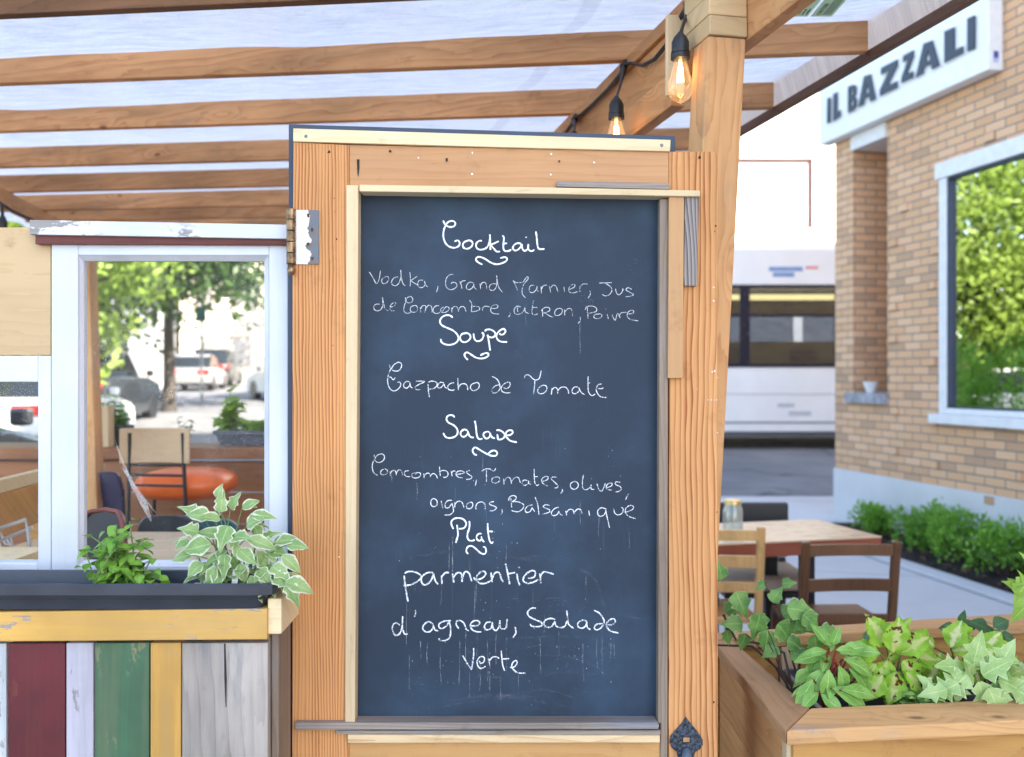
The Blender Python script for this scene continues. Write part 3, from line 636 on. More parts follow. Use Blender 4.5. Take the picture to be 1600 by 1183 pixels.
m = MB(); m.slab([(460,1129.5),(1028,1129.5),(1030.5,1134),(1029,1140),(460,1141)], YD-.016, YD+.026); obj('chalk_ledge', m, W_GREYX, door, bev=.002)
m = MB(); m.slab([(525,1141.5),(1032,1141.5),(1032,1149),(525,1147.5)], YD-.008, YD+.01); obj('batten', m, W_GREYX, door, bev=.001)
m = MB(); m.slab([(543,1148.5),(1031,1149.5),(1031,1160.5),(543,1161)], YD-.013, YD+.01); obj('batten', m, wood('pale_batten', (.74,.56,.33), (.55,.30,.12), 'X', 24, .6, 5, knots=.1, var=.2), door, bev=.001)

def board_mat():
    t = NT('chalkboard_paint'); v, x, y, z = t.xyz(False)
    base = t.mix(t.noise(v, 300, 2), (.011,.024,.045), (.016,.033,.060))
    big = t.noise(v, 3.2, 5, .6); sm = t.noise(t.comb(t.math('MULTIPLY', x, 9), t.math('MULTIPLY', z, 30)), 1, 5, .7)
    c = t.mix(t.ramp(big, .42, .72, 0, .9), base, (.026,.060,.106))
    low = t.ramp(z, -.05+.0, .42, 1, 0)          # wiped area with old chalk low on the board
    c = t.mix(t.math('MULTIPLY', t.math('MULTIPLY', t.ramp(sm, .50, .8), low), .5), c, (.15,.24,.40))
    dr = t.noise(t.comb(t.math('MULTIPLY', x, 150), t.math('MULTIPLY', z, 3.5)), 1, 3, .6)      # rain runs
    msk = t.ramp(t.noise(t.comb(t.math('MULTIPLY', x, 11), t.math('MULTIPLY', z, 7), 4), 1, 2), .46, .66)
    c = t.mix(t.math('MULTIPLY', t.math('MULTIPLY', t.ramp(dr, .60, .78), msk), t.math('MULTIPLY_ADD', low, .30, .06)), c, (.35,.42,.55))
    vo = t.n('TexVoronoi', {'Scale': 240}); t.set(vo.inputs['Vector'], v)
    sp = t.math('MULTIPLY', t.ramp(vo.outputs['Distance'], .05, .16, 1, 0), t.ramp(t.noise(v, 14, 3), .60, .72)); c = t.mix(t.math('MULTIPLY', sp, .5), c, (.55,.6,.68))
    t.col(c); t.rough(.62); t.b.inputs['Specular IOR Level'].default_value = .35; t.bump(t.noise(v, 260, 2), .08, .001); return t.m
m = MB(); m.slab([(545,285),(1046,285),(1043,1136),(545,1136)], YD+.0262, YD+.034)
cb = obj('chalkboard', m, board_mat(), door)

def chalk_mat(name, a, dens, lo=.12):
    t = NT(name); v, x, y, z = t.xyz(False)
    n = t.noise(v, 480, 2); n2 = t.noise(v, 70, 3)
    t.col((.83,.86,.90)); t.rough(.95); tr = t.n('BsdfTransparent'); ms = t.n('MixShader')
    al = t.ramp(t.math('ADD', n, t.math('MULTIPLY', t.math('SUBTRACT', n2, .5), .7)), dens-.12, dens+.12, lo, a)
    t.set(ms.inputs[0], al); t.set(ms.inputs[1], tr.outputs[0]); t.set(ms.inputs[2], t.b.outputs[0]); t.set(t.o.inputs[0], ms.outputs[0]); return t.m
CH_BOLD = chalk_mat('bold_chalk', 1.0, .22); CH_MID = chalk_mat('chalk', .95, .43); CH_THIN = chalk_mat('thin_chalk', .78, .43)
def crom(pts, step=.7):
    if len(pts) == 2: pts = [pts[0], ((pts[0][0]+pts[1][0])/2, (pts[0][1]+pts[1][1])/2), pts[1]]
    q = [pts[0]] + pts + [pts[-1]]; out = []
    for i in range(1, len(q)-2):
        p0, p1, p2, p3 = q[i-1:i+3]; L = math.hypot(p2[0]-p1[0], p2[1]-p1[1]); n = max(2, int(L/step))
        for k in range(n):
            t = k/n; out.append(tuple(.5*((2*p1[j]) + (-p0[j]+p2[j])*t + (2*p0[j]-5*p1[j]+4*p2[j]-p3[j])*t*t + (-p0[j]+3*p1[j]-3*p2[j]+p3[j])*t**3) for j in (0,1)))
    out.append(pts[-1]); return out
def writing(blocks, width, mat):
    m = MB(); Yc = YD+.0262; ns = 0
    for x0, y0, s, txt in blocks:
        for st in txt.replace('\n', ' ').split(';'):
            nums = [tuple(float(k) for k in p.split(',')) for p in st.split()]
            if len(nums) < 2: continue
            pts = crom([(x0+a/s, y0+b/s) for a, b in nums]); n = len(pts); ns += 1; o = len(m.v); ph = random.random()*50
            for i, p in enumerate(pts):
                a = pts[max(0,i-1)]; b = pts[min(n-1,i+1)]; dx, dy = b[0]-a[0], b[1]-a[1]; L = math.hypot(dx,dy) or 1
                wd = width*(.85+.35*mnoise.noise(V((i*.16+ph,0,0)))+.12*mnoise.noise(V((i*.9+ph,5,0))))
                e = min(i, n-1-i); wd *= min(1, .45+.3*e)*.5
                nx, ny = -dy/L*wd, dx/L*wd; off = .00008+ns*2e-6+i*1e-7
                m.v += [P(p[0]+nx, p[1]+ny, Yc-off), P(p[0], p[1], Yc-off-.00045), P(p[0]-nx, p[1]-ny, Yc-off)]
            for i in range(n-1):
                k = o+3*i; m.f += [(k,k+1,k+4,k+3),(k+1,k+2,k+5,k+4)]; m.mi += [0,0]
    obj('chalk_writing', m, mat, cb, recalc=False)
writing([(680,335,8,'''100,75 112,105 130,130 160,98 200,82 238,90 252,118 235,148 195,158 155,150 135,138 112,180 102,240 105,300 130,360 170,400 230,418 280,405 305,375 300,340 280,325 240,340;
395,330 360,350 345,385 360,420 400,430 445,410 468,370 455,338 420,325 370,345; 585,335 555,330 520,355 510,395 530,430 575,442 630,425 665,385 682,320 684,250; 684,250 688,350 690,445;
795,335 740,362 700,382 735,430 770,465 812,463; 840,262 858,290 855,350 852,420 868,455 900,460 935,450 950,435; 838,370 900,360;
1075,368 1030,360 985,385 972,425 990,450 1030,445 1070,405 1080,375 1090,430 1115,455 1150,440 1163,400 1163,370; 1163,370 1165,430 1190,458 1220,455 1238,440; 1134,282 1138,292;
1257,212 1268,280 1275,360 1285,415 1310,435 1368,432; 592,628 545,605 512,575 515,545 555,532 620,555 690,600 760,624 830,612 885,585 898,555 870,535 812,548''')], 2.9, CH_BOLD)
writing([(570,410,7.27,'''45,100 90,170 130,240 160,200 178,95; 235,165 200,185 192,220 215,243 250,230 272,195 262,165 235,160; 380,165 335,175 305,215 315,255 355,265 390,230 410,160 408,90 415,160 430,235 462,268;
512,110 518,190 515,275; 595,160 555,185 530,210 570,240 600,258; 665,205 620,205 600,240 615,280 655,285 685,250 675,210; 678,215 690,255 718,282; 832,268 825,305 815,342;
1010,140 970,140 930,175 918,230 930,285 970,310 1015,300 1048,265 1030,232 995,228 980,245; 1080,215 1095,255 1103,300; 1085,250 1105,215 1145,208; 1235,235 1195,225 1160,255 1155,295 1185,310 1225,285 1240,240;
1238,240 1245,285 1270,310; 1308,240 1315,305; 1312,280 1330,235 1365,228 1382,260 1385,305; 1490,245 1445,245 1415,275 1425,312 1460,318 1490,285 1500,220 1498,150 1508,230 1525,290 1562,338'''),
(780,420,7.27,'''155,130 185,185 208,245; 160,140 200,158 270,155; 270,155 300,110 322,90 328,115 300,150 275,185 260,240 265,290 300,332; 400,190 360,190 340,230 355,268 395,265 425,225 430,195; 430,200 432,245 450,258;
475,200 480,280; 478,235 500,195 545,185; 570,195 585,270; 580,225 610,188 645,200 668,265; 735,205 742,265; 800,235 850,210 860,180 830,180 795,215 795,260 835,275 890,260; 915,190 918,262; 918,215 950,175 1005,175;
1030,250 1035,290 1005,340; 1135,162 1280,158; 1205,165 1265,205 1280,250 1250,295 1205,308 1170,290; 1320,225 1335,280 1365,295 1395,265 1405,225 1408,250; 1505,235 1465,215 1440,240 1490,270 1525,295 1490,312 1435,318''')], 1.25, CH_THIN)
writing([(570,410,7.27,'''170,475 130,475 103,500 112,540 155,550 190,525 205,470 200,400 215,470 230,530 268,550; 290,510 335,495 352,468 335,455 300,480 285,520 300,548 340,550;
462,395 465,445 480,405 520,388 545,415 535,450 500,462 470,450 450,490 443,540 460,572 500,577 525,560; 565,490 525,505 518,545 545,568 590,555 600,520 580,490 550,495; 630,510 635,570; 635,530 655,495 690,495 692,530 680,570; 690,530 720,490 755,500 765,545 762,570;
845,490 800,500 775,540 790,575 830,580 860,560; 900,505 865,530 870,565 910,570 950,545 955,515 925,505 900,530 880,560; 985,515 990,570; 988,540 1010,505 1050,510 1065,560; 1065,545 1090,505 1130,510 1150,560;
1190,430 1215,475 1210,560; 1205,505 1250,500 1300,510 1300,540 1260,555 1210,562; 1330,510 1340,550; 1335,530 1360,500 1420,505; 1440,525 1500,520 1510,490 1475,482 1440,505 1430,550 1460,580 1525,588'''),
(780,420,7.27,'''120,490 125,520 105,550; 245,435 205,425 170,460 180,510 230,515 275,485 290,445 300,490 345,512; 212,440 205,470 215,490; 390,360 378,430 372,500 395,525 440,510; 378,440 440,440; 490,460 495,545; 478,480 510,445 560,440 575,470 540,495 495,505; 520,500 570,535 615,550;
660,455 635,480 632,520 665,532 705,510 718,470 690,450 640,462; 742,460 745,535; 745,490 780,455 820,460 835,535; 920,550 920,590 895,622; 1000,440 1010,565; 975,465 1000,430 1060,425 1105,450 1100,485 1050,500 1015,508; 1140,515 1090,520 1075,550 1110,567 1155,555 1165,525 1130,508;
1225,510 1240,570; 1210,455 1212,460; 1280,520 1315,585 1335,530 1345,505; 1350,505 1375,560; 1365,530 1390,500 1450,495; 1465,515 1520,505 1525,475 1490,475 1460,500 1455,540 1490,575 1580,592''')], 1.25, CH_THIN)
writing([(675,485,10,'''322,115 290,85 230,75 165,100 128,150 130,200 165,240 240,275 320,310 380,360 412,420 400,480 350,520 270,540 190,525 145,490 138,445; 520,355 470,370 440,415 450,470 500,498 560,480 600,430 590,380 540,355 480,368;
650,360 655,420 680,470 730,482 780,455 805,400 800,360 788,350 778,362; 868,380 880,440 895,530 908,630; 828,330 845,305 900,298 955,320 990,360 975,405 930,425 885,410; 1055,355 1075,380 1120,370 1148,330 1130,295 1085,300 1030,345 1005,400 1025,455 1075,488 1175,495;
562,775 525,740 508,700 520,668 555,658 610,690 680,735 750,752 820,745 880,710 875,675 840,668 790,685 755,706''')], 2.9, CH_BOLD)
writing([(595,560,8,'''108,80 115,120; 130,135 160,85 215,50 255,65 258,105 230,150 185,160 140,148; 130,120 100,190 85,260 92,330 120,385 165,408 215,385 248,340 240,300 205,300; 95,240 125,235 155,268 182,240; 360,295 320,288 288,320 290,360 325,372 360,340 365,300; 365,300 372,350 400,375;
440,285 545,290 470,330 430,360 445,390 495,392; 590,320 595,400 608,485; 590,300 640,285 695,300 700,340 660,378 595,385; 790,308 745,300 712,335 720,370 760,360 790,315; 790,315 800,355 828,375; 915,305 870,315 838,350 850,390 900,400 920,390; 962,245 965,320 970,400; 970,370 1000,325 1050,318 1080,345 1088,398;
1160,310 1125,340 1125,385 1165,405 1215,380 1232,335 1205,302 1150,320'''),
(760,570,8,'''70,148 120,170 155,215 170,280 155,325 110,352 75,345 70,310 110,265 165,250; 215,285 250,300 290,270 295,230 265,218 215,245 185,290 200,335 250,352 300,348; 475,165 490,130 535,132 580,175 620,192 660,170 675,120 685,72; 605,195 600,280 588,368;
705,255 660,285 640,330 665,360 715,355 755,310 745,265 705,255; 820,290 812,375; 815,320 850,285 885,300 892,360; 890,330 930,285 985,280 1020,315 1028,362; 1145,280 1100,280 1070,320 1085,360 1130,355 1165,310 1150,285; 1155,290 1185,345 1228,375; 1272,145 1270,240 1275,330 1300,375 1330,385 1360,365; 1275,228 1300,228;
1390,295 1440,300 1460,285; 1445,240 1400,250 1372,300 1390,360 1430,400 1500,410''')], 1.6, CH_MID)
writing([(680,640,10,'''302,125 280,95 225,88 185,115 178,160 210,205 280,240 330,285 352,340 335,400 280,435 215,445 160,425 125,365; 505,330 455,312 405,345 398,390 430,425 475,415 510,370 510,335; 510,340 535,410 570,435 605,435; 618,175 635,260 645,360 660,430 690,462 740,455;
850,355 810,345 760,370 757,410 790,450 830,445 860,400 855,360; 855,365 885,430 935,450; 955,325 1000,322 1055,350 1085,390 1080,430 1040,462 985,465 975,420 970,385; 1110,400 1165,400 1210,365 1200,330 1155,325 1115,350 1100,400 1130,450 1180,490 1278,512;
655,712 615,700 588,660 590,620 625,592 680,620 750,662 820,700 880,722 940,722 968,695 955,655 915,640 870,655 825,695''')], 2.9, CH_BOLD)
writing([(570,700,7.27,'''108,75 105,120; 110,130 140,85 190,68 222,90 215,135 175,163 130,158 108,130 88,180 85,230 105,285 145,310; 215,240 185,260 182,295 215,305 250,290 255,255 225,235; 288,260 292,318; 290,285 320,255 350,265 358,310; 355,290 385,250 420,265 428,318; 500,258 460,265 450,300 475,325 520,325;
580,280 540,295 538,330 580,342 625,325 632,290 595,280 575,300; 670,290 675,350; 672,320 710,285 740,300 745,335; 742,320 775,290 810,310 825,345; 848,210 852,270 858,320; 850,270 890,255 935,270 945,310 915,335 890,330; 980,260 992,322; 985,290 1005,262 1030,265; 1040,300 1090,295 1130,280 1105,262 1060,265 1035,295 1060,330 1110,340;
1195,255 1160,265 1165,290 1215,325 1200,352 1150,358; 1270,360 1255,430; 1325,265 1370,240 1420,240 1465,262 1488,230; 1382,255 1382,385; 1490,330 1450,345 1445,385 1485,400 1530,375 1525,335 1490,330'''),
(780,720,7.27,'''48,200 55,270; 55,235 90,190 125,200 140,260; 140,235 180,190 220,195 240,250; 320,225 280,220 258,255 280,280 325,265 335,225; 330,230 340,260 360,268; 398,90 398,180 405,250 425,280 452,270; 398,182 440,180; 495,235 545,215 555,185 520,180 485,210 495,255 555,290; 655,188 610,185 592,205 630,245 665,280 660,305 625,310; 715,318 718,345 698,372;
850,235 812,260 815,305 855,325 895,295 890,250 850,233; 958,155 945,240 952,310 985,330 1030,305 1045,270 1045,320 1080,325; 1110,260 1135,330 1165,345 1190,300 1205,255; 1225,305 1275,285 1280,255 1240,260 1215,295 1230,325 1280,335; 1375,245 1330,240 1320,268 1375,295 1385,330 1345,352 1315,350; 1468,372 1435,445; 1047,203 1050,206''')], 1.45, CH_MID)
writing([(660,770,8,'''145,70 110,95 108,150 145,175 182,150 180,100 145,70; 235,100 250,180 260,190; 370,95 315,100 285,140 290,185 330,185 370,130; 370,130 385,190 385,240 340,275 275,278; 405,115 405,185; 405,150 440,110 490,115 520,185; 595,120 555,145 555,190 600,198 630,160 620,122 595,120; 685,200 670,205 668,170 690,130 740,115 780,140 785,205;
895,110 850,120 840,145 900,170 925,190 890,222 838,228; 995,205 998,245 982,272; 1105,70 1118,190; 1080,100 1085,60 1130,35 1170,50 1165,85 1125,110 1200,115 1265,150 1250,205 1190,238 1110,222; 1380,150 1320,165 1285,210 1300,245 1345,235 1375,180; 1372,190 1405,238; 1408,55 1440,140 1458,275'''),
(800,770,8,'''470,160 420,150 390,175 425,195 470,215 460,245 380,268; 585,180 530,200 492,250 510,285 560,275 590,225; 585,235 605,270 632,282; 672,225 685,285; 680,250 715,210 760,215 778,268; 778,245 820,205 860,215 875,262; 958,220 970,288; 1180,205 1120,188 1075,220 1075,275 1110,295 1150,275 1180,225; 1170,215 1190,310 1220,438;
1270,195 1285,255 1330,278 1375,255 1390,205 1365,180; 1395,245 1450,235 1510,205 1515,170 1470,160 1420,200 1425,260 1470,300 1545,325''')], 1.6, CH_MID)
writing([(690,805,10,'''240,150 250,230 255,310 240,370 222,435; 185,218 155,150 155,95 200,55 270,45 340,65 382,120 375,170 340,205 270,215; 432,90 438,140 430,210 405,290 405,355 435,395 480,400 520,385; 625,290 580,292 548,330 555,380 595,400 625,370 620,330; 620,365 665,425;
720,125 722,220 735,330 755,410 785,435 805,412; 725,250 800,258; 415,608 388,570 392,520 430,485 480,485 540,530 600,585 650,607 685,595 695,550 680,505 645,495''')], 2.8, CH_BOLD)
writing([(620,875,6.154,'''70,150 80,240 92,320 108,400; 75,130 110,112 170,115 220,140 235,165 200,205 130,240 60,245; 350,120 290,125 240,165 240,215 270,240 320,210 352,140; 350,125 370,200 398,235; 430,150 435,230; 430,165 465,125 505,122; 535,130 548,218; 545,170 580,125 620,135 628,212; 628,185 655,115 695,130 720,205;
740,165 760,190 820,175 855,135 835,108 790,130 765,175 790,220 850,225 915,195; 905,120 918,215; 915,180 945,125 985,125 1005,180 1025,212; 1045,35 1065,120 1085,235; 1060,135 1138,122; 1155,130 1165,200 1185,245; 1165,65 1185,80; 1260,175 1320,165 1330,115 1290,105 1235,145 1215,195 1250,222 1310,215 1360,190; 1375,130 1385,225; 1380,165 1405,120 1450,120 1510,138''')], 2.8, CH_MID)
writing([(600,945,7.27,'''180,235 150,208 110,220 95,265 110,325 140,348 180,325 205,250 212,130; 212,130 210,230 220,305 240,335 272,330; 355,62 358,95 345,138; 560,225 510,192 455,225 440,270 470,305 520,305 555,265 560,230; 560,235 580,285 618,298; 760,182 690,185 630,215 625,255 660,270 710,240 740,190; 740,195 758,280 745,370 700,405 645,408 622,380;
850,272 820,225 830,185 870,182 910,215 935,280 965,295; 985,238 1050,240 1088,210 1060,180 1010,190 980,235 1005,285 1060,308 1108,308; 1215,195 1165,205 1140,250 1165,285 1210,270 1230,215; 1228,195 1240,270 1275,292 1305,250 1315,175; 1315,175 1320,250 1345,275 1385,260 1400,160; 1490,250 1497,320 1465,375'''),
(800,940,7.27,'''272,75 225,75 180,115 190,165 260,205 330,235 340,270 300,285 225,280 205,250; 490,205 440,192 375,215 365,260 400,292 450,285 485,225; 485,225 500,275 545,295 600,280 625,220; 622,100 632,190 645,260 700,305; 850,225 800,210 750,245 755,290 800,302 840,270 848,225; 848,230 855,290 890,320;
930,100 990,130 1035,190 1045,240 1010,300 960,322 935,300 960,260 1030,250; 1085,260 1130,265 1170,235 1160,198 1115,205 1075,245 1080,290 1120,335 1212,358''')], 2.5, CH_MID)
writing([(710,1005,10,'''130,195 190,300 268,415; 300,75 300,180 285,300 268,415; 385,275 410,312 455,300 470,240 440,210 390,225 355,285 365,350 400,392 440,390 490,360; 540,240 550,350; 545,280 590,225 650,215 700,240; 730,110 740,220 755,340 785,435; 745,248 855,242; 865,375 905,385 960,350 980,300 960,272 915,300 895,360 920,410 980,458 1040,470 1112,465''')], 2.2, CH_MID)
# chalk crumbs that ran down under the writing
m = MB(); random.seed(31)
for k in range(90):
    cx = random.choice((650,690,735,770,800,830,865,905,940,965,700,760)) + random.gauss(0,9); cy = random.choice((700,790,830,935,1000,1010,1030,1050)) + random.random()**2*60
    if not (566 < cx < 1020 and 300 < cy < 1115): continue
    r_ = random.uniform(.2,.5); c = P(cx, cy, YD+.0258); r_ *= .0013; h_ = r_*random.uniform(.8,3)
    m.add([c+V((-r_,0,0)),c+V((0,0,-h_)),c+V((r_,0,0)),c+V((0,0,h_))], [(0,1,2,3)])
obj('chalk_crumbs', m, chalk_mat('crumb_chalk', .6, .3), cb, recalc=False)

random.seed(77)
CH_RUN = chalk_mat('chalk_run', .24, .52, .02); CH_GHOST = chalk_mat('wiped_chalk', .035, .56, .0)
def ribbons(lst, mat, nm):
    m = MB()
    for q, (pts, wd) in enumerate(lst):
        pts = crom(pts, 1.5); n = len(pts); o = len(m.v)
        for i, p in enumerate(pts):
            a = pts[max(0,i-1)]; b = pts[min(n-1,i+1)]; dx, dy = b[0]-a[0], b[1]-a[1]; L = math.hypot(dx,dy) or 1
            w_ = wd*.5*(.6+.8*abs(mnoise.noise(V((i*.2,q*3.7,0)))))*min(1,.3+.15*min(i,n-1-i)); off = .00003+q*4e-7
            m.v += [P(p[0]-dy/L*w_,p[1]+dx/L*w_,YD+.0262-off), P(p[0]+dy/L*w_,p[1]-dx/L*w_,YD+.0262-off)]
        for i in range(n-1): k = o+2*i; m.f.append((k,k+1,k+3,k+2)); m.mi.append(0)
    obj(nm, m, mat, cb, recalc=False)
runs = []
for x, y, l in ((706,838,75),(709,845,60),(703,850,40),(745,900,50),(741,915,60),(735,868,40),(637,940,70),(690,900,45),(655,1000,30),(720,1000,70),(728,985,60),(746,990,70),(760,1000,65),(775,990,50),(790,995,60),(668,1005,35),(845,995,60),(875,985,40),(912,1005,60),(938,990,60),(941,985,75),(935,995,50),(960,995,35),(955,990,45),(752,1030,50),(765,1040,40),(782,1050,45),(810,1055,35),(735,1050,40),(690,1010,60),(850,960,30),(640,1020,60),(915,900,30),(760,790,28),(612,735,20),(650,755,28),(710,760,26),(905,780,40),(935,800,40),(985,830,30),(865,805,25),(757,712,30),(790,850,30),(905,495,60),(820,470,40)):
    x += random.uniform(-2,2); runs.append(([(x,y),(x+random.uniform(-1,1),y+l*.5),(x+random.uniform(-1.5,1.5),y+l)], random.uniform(.7,1.5)))
ribbons(runs, CH_RUN, 'chalk_run')
gh = []
for k in range(12):
    x, y = random.uniform(580,900), random.uniform(865,1110); l = random.uniform(60,180)
    gh.append(([(x,y),(x+l*.3,y-random.uniform(-8,14)),(x+l*.7,y-random.uniform(-8,14)),(x+l,y+random.uniform(-10,18))], random.uniform(1.5,5)))
for k in range(0):
    x, y = random.uniform(585,980), random.uniform(330,860); l = random.uniform(20,70)
    gh.append(([(x,y),(x+l*.5,y-random.uniform(-8,8)),(x+l,y+random.uniform(-12,12))], random.uniform(5,16)))
gh += [([(975,955),(990,952),(984,962),(996,968),(985,972)],1.6),([(640,872),(700,862),(780,868),(860,880)],6),([(905,890),(930,905),(945,950),(960,975)],5),([(690,1105),(770,1092),(830,1094),(900,1108)],4),([(700,1096),(760,1086),(840,1090)],7)]
ribbons(gh, CH_GHOST, 'wiped_mark')
random.seed(5)
flecks('nail_hole', [(514,238,3),(610,236.5,3),(698,250,3),(1093,246,4)], YD-.0002, 3, M_HOLE, door)
flecks('nail_hole', [(522,310,1.3),(523,331,1),(526,374,1.8),(874,252,2.4),(520,540,1),(1118,353,2),(1117,362,1.2),(1115,1097,2),(484,1128,1.5),(1120,800,1.2)], YD-.0002, 2, M_HOLE, door)
flecks('paint_fleck', [(654,247,2),(738,239,2.6),(738,272,2.6),(861,241,2.4),(861,273,2.4),(928,254,2.2),(1115,449,2),(1115,470,2),(1113,581,2),(1117,580,2.2),(1106,625,1.2),(1111,625,2),(1115.5,625,1.4),(1120,625,1.6),(1121,676,1.4),(1121.5,640,1),(1121,590,1.2),(530,870,1.4),(1089,608,.8)], YD-.0003, 2, M_SPECK, door)
m = MB(); m.slab([(557.5,249),(561.5,249),(561.5,262),(560,276),(558.5,272)], YD+.0015, YD+.004); obj('mortise_slot', m, M_HOLE, door)
for x, y in ((478,213),(1034,227)):
    m = MB(); m.lathe(P(x,y,YD-.0042), [(.0,.0),(.0035,.0),(.0042,.001),(.0042,.002)], 12, (0,1,0)); s_ = obj('screw', m, M_SCREW, door, smooth=40)
# hinge
def hinge_mat():
    t = NT('hinge_chipped_paint'); v, x, y, z = t.xyz(False)
    n = t.noise(v, 55, 4, .6); e = t.math('ADD', t.math('MULTIPLY_ADD', x, 42, 17.35), t.math('MULTIPLY', t.math('SUBTRACT', n, .5), 2.2))
    t.col(t.mix(t.ramp(e, .48, .54), t.mix(n, (.62,.62,.62), (.74,.74,.74)), t.mix(t.ramp(t.noise(v, 120, 3), .45, .7), (.10,.14,.18), (.20,.11,.06))))
    t.rough(.5); t.bump(t.ramp(e, .48, .54, 1, 0), .4, .001); return t.m
hg_m = MB(); hg_m.slab([(461,328),(498,328.5),(498,413),(461,413)], YD-.0035, YD-.0003); hg = obj('hinge', hg_m, hinge_mat(), door, bev=.0008)
m = MB(); x_, z0_, z1_ = P(455,413,YD-.006).x, P(455,413,YD-.006).z, P(455,326,YD-.006).z
hh = (z1_-z0_)/5
for k in range(5): m.lathe((x_,YD-.006,z0_+k*hh), [(.0088,.0006),(.0095,.0014),(.0095,hh-.0014),(.0088,hh-.0006)], 18)
obj('hinge_barrel', m, M_BRASS, hg, smooth=40)
m = MB(); m.lathe((x_,YD-.006,z0_-.022), [(0,0),(.006,.002),(.0085,.008),(.0075,.014),(.004,.017),(.005,.0195),(.0085,.0215)], 18); obj('hinge_finial', m, M_BRASS, hg, smooth=50)
flecks('screw_hole', [(482,337),(488,359),(481,381),(488,404)], YD-.0038, 4, plain('rusty_hole', (.07,.035,.025), .8), hg)
# door handle plate
hp = [(1071.5,1120),(1077,1128),(1084,1136),(1092,1146),(1098,1156),(1098.5,1164),(1094,1171),(1086,1176),(1084,1190),(1085,1230),(1060,1230),(1062,1190),(1057,1175),(1050,1169),(1046.5,1160),(1048,1151),(1054,1143),(1062,1135),(1068,1127)]
m = MB(); m.slab(hp, YD-.005, YD-.0002); ph = obj('handle_plate', m, plain('hammered_iron', (.05,.062,.085), .42, .6, var=.7, sc_=130, bump=1), door, bev=.0018)
m = MB(); m.slab([(1066,1151),(1079,1151),(1079,1161),(1066,1161)], YD-.0056, YD-.0051); obj('keyhole_rim', m, M_STEEL, ph)
m = MB(); m.slab([(1067.5,1152.5),(1077.5,1152.5),(1077.5,1159.5),(1067.5,1159.5)], YD-.0062, YD-.0057); obj('keyhole', m, wood('keyhole_wood', (.5,.28,.13), (.3,.15,.06)), ph)
m = MB(); m.tube([P(1073,1174,YD-.006),P(1073,1182,YD-.025),P(1073,1200,YD-.042),P(1073,1240,YD-.045),P(1073,1290,YD-.03),P(1073,1310,YD-.003)], [.008,.010,.010,.010,.010,.008], 12); obj('pull', m, plain('worn_blue_iron', (.12,.19,.27), .4, .4), ph, smooth=50)

# ------------------------------------------------------------------ pergola
d3 = V((-.2067,1,0)).normalized(); e3 = V((d3.y,-d3.x,0)); F0 = V((.444,2.17,0))
def pf(e, d, z): return F0 + e3*e + d3*d + V((0,0,z))
perg = thing('pergola', 'timber pergola with thin rafters and a leaning post, over the terrace', 'pergola', (.42,2.25,0))
def pbox(m, e0, e1, d0, d1, z0, z1): m.obox(pf(e0,d0,z0), e3*(e1-e0), d3*(d1-d0), V((0,0,z1-z0)))
m = MB(); lean = V((-.118,.02,0)); top = [pf(0,0,2.27),pf(.092,0,2.27),pf(.092,.089,2.27),pf(0,.089,2.27)]
m.prism(top, lean - V((0,0,2.27)), cuts=6); obj('post', m, W_POST, perg, bev=.004)
m = MB(); pbox(m, 0,.0925,-.006,.15,2.272,2.316); obj('post_block', m, [W_END], perg, bev=.003)
m = MB(); pbox(m, 0,.0925,-.004,.15,2.3175,2.362); obj('post_block', m, [W_END], perg, bev=.003)
m = MB(); pbox(m, .002,.0925,-.004,.15,2.3635,2.409); obj('post_block', m, [W_END], perg, bev=.003)
m = MB(); pbox(m, .035,.13,-.9,4.6,2.41,2.448); obj('side_beam', m, W_BEAM, perg, bev=.003)
m = MB(); pbox(m, .047,.09,.262,4.5,2.272,2.409); obj('side_beam', m, W_BEAM, perg, bev=.003)
m = MB(); pbox(m, .012,.050,.262,3.4,2.185,2.271); obj('brace', m, W_BEAM, perg, bev=.003)
m = MB(); pbox(m, .094,.132,-1.1,2.4,2.267,2.409); obj('side_beam', m, W_BEAM, perg, bev=.003)
m = MB(); m.obox(pf(-.006,.242,2.205), e3*.044, d3*.016, V((0,0,.203))); obj('cleat', m, W_PALEZ, perg, bev=.002)
rd = V((1,-.1145,0)); eave = lambda y: 1.04 - .197*(y-2.8)
RY = []
for i, D_ in enumerate((2.52,3.11,3.72,4.36,4.96,5.52,5.93,6.5,7.1)):
    xl = -800/F*D_; ya = lambda x, D_=D_, xl=xl: D_ - .1145*(x-xl); RY.append(ya)
    x0 = -3.4 if i < 5 else -2.88-.02*i; xr = 1.0
    for _ in range(5): xr = eave(ya(xr))
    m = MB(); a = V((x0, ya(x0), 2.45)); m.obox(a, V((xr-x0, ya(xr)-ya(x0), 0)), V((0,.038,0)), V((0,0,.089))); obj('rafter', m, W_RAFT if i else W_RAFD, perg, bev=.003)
m = MB(); m.obox(V((eave(1.6)+.012,1.6,2.43)), V((-.197*6,6,0)), V((.022,0,0)), V((0,0,.030))); obj('eave_lath', m, wood('dark_lath', (.20,.12,.08), (.11,.065,.045), 'Y', 30, .5), perg, bev=.002)
m = MB(); m.obox(V((-2.30,3.0,2.36)), V((-.7,4.2,0)), V((.04,0,0)), V((0,0,.089))); obj('side_beam', m, W_BEAM, perg, bev=.003)
a_ = P(143,690,4.25); b_ = P(133,405,4.25); m = MB(); m.bar(V((a_.x+.02,4.25,.3)), V((b_.x-.01,4.25,2.10)), .085, .085, (0,1,0)); obj('post', m, W_POST, perg, bev=.004)
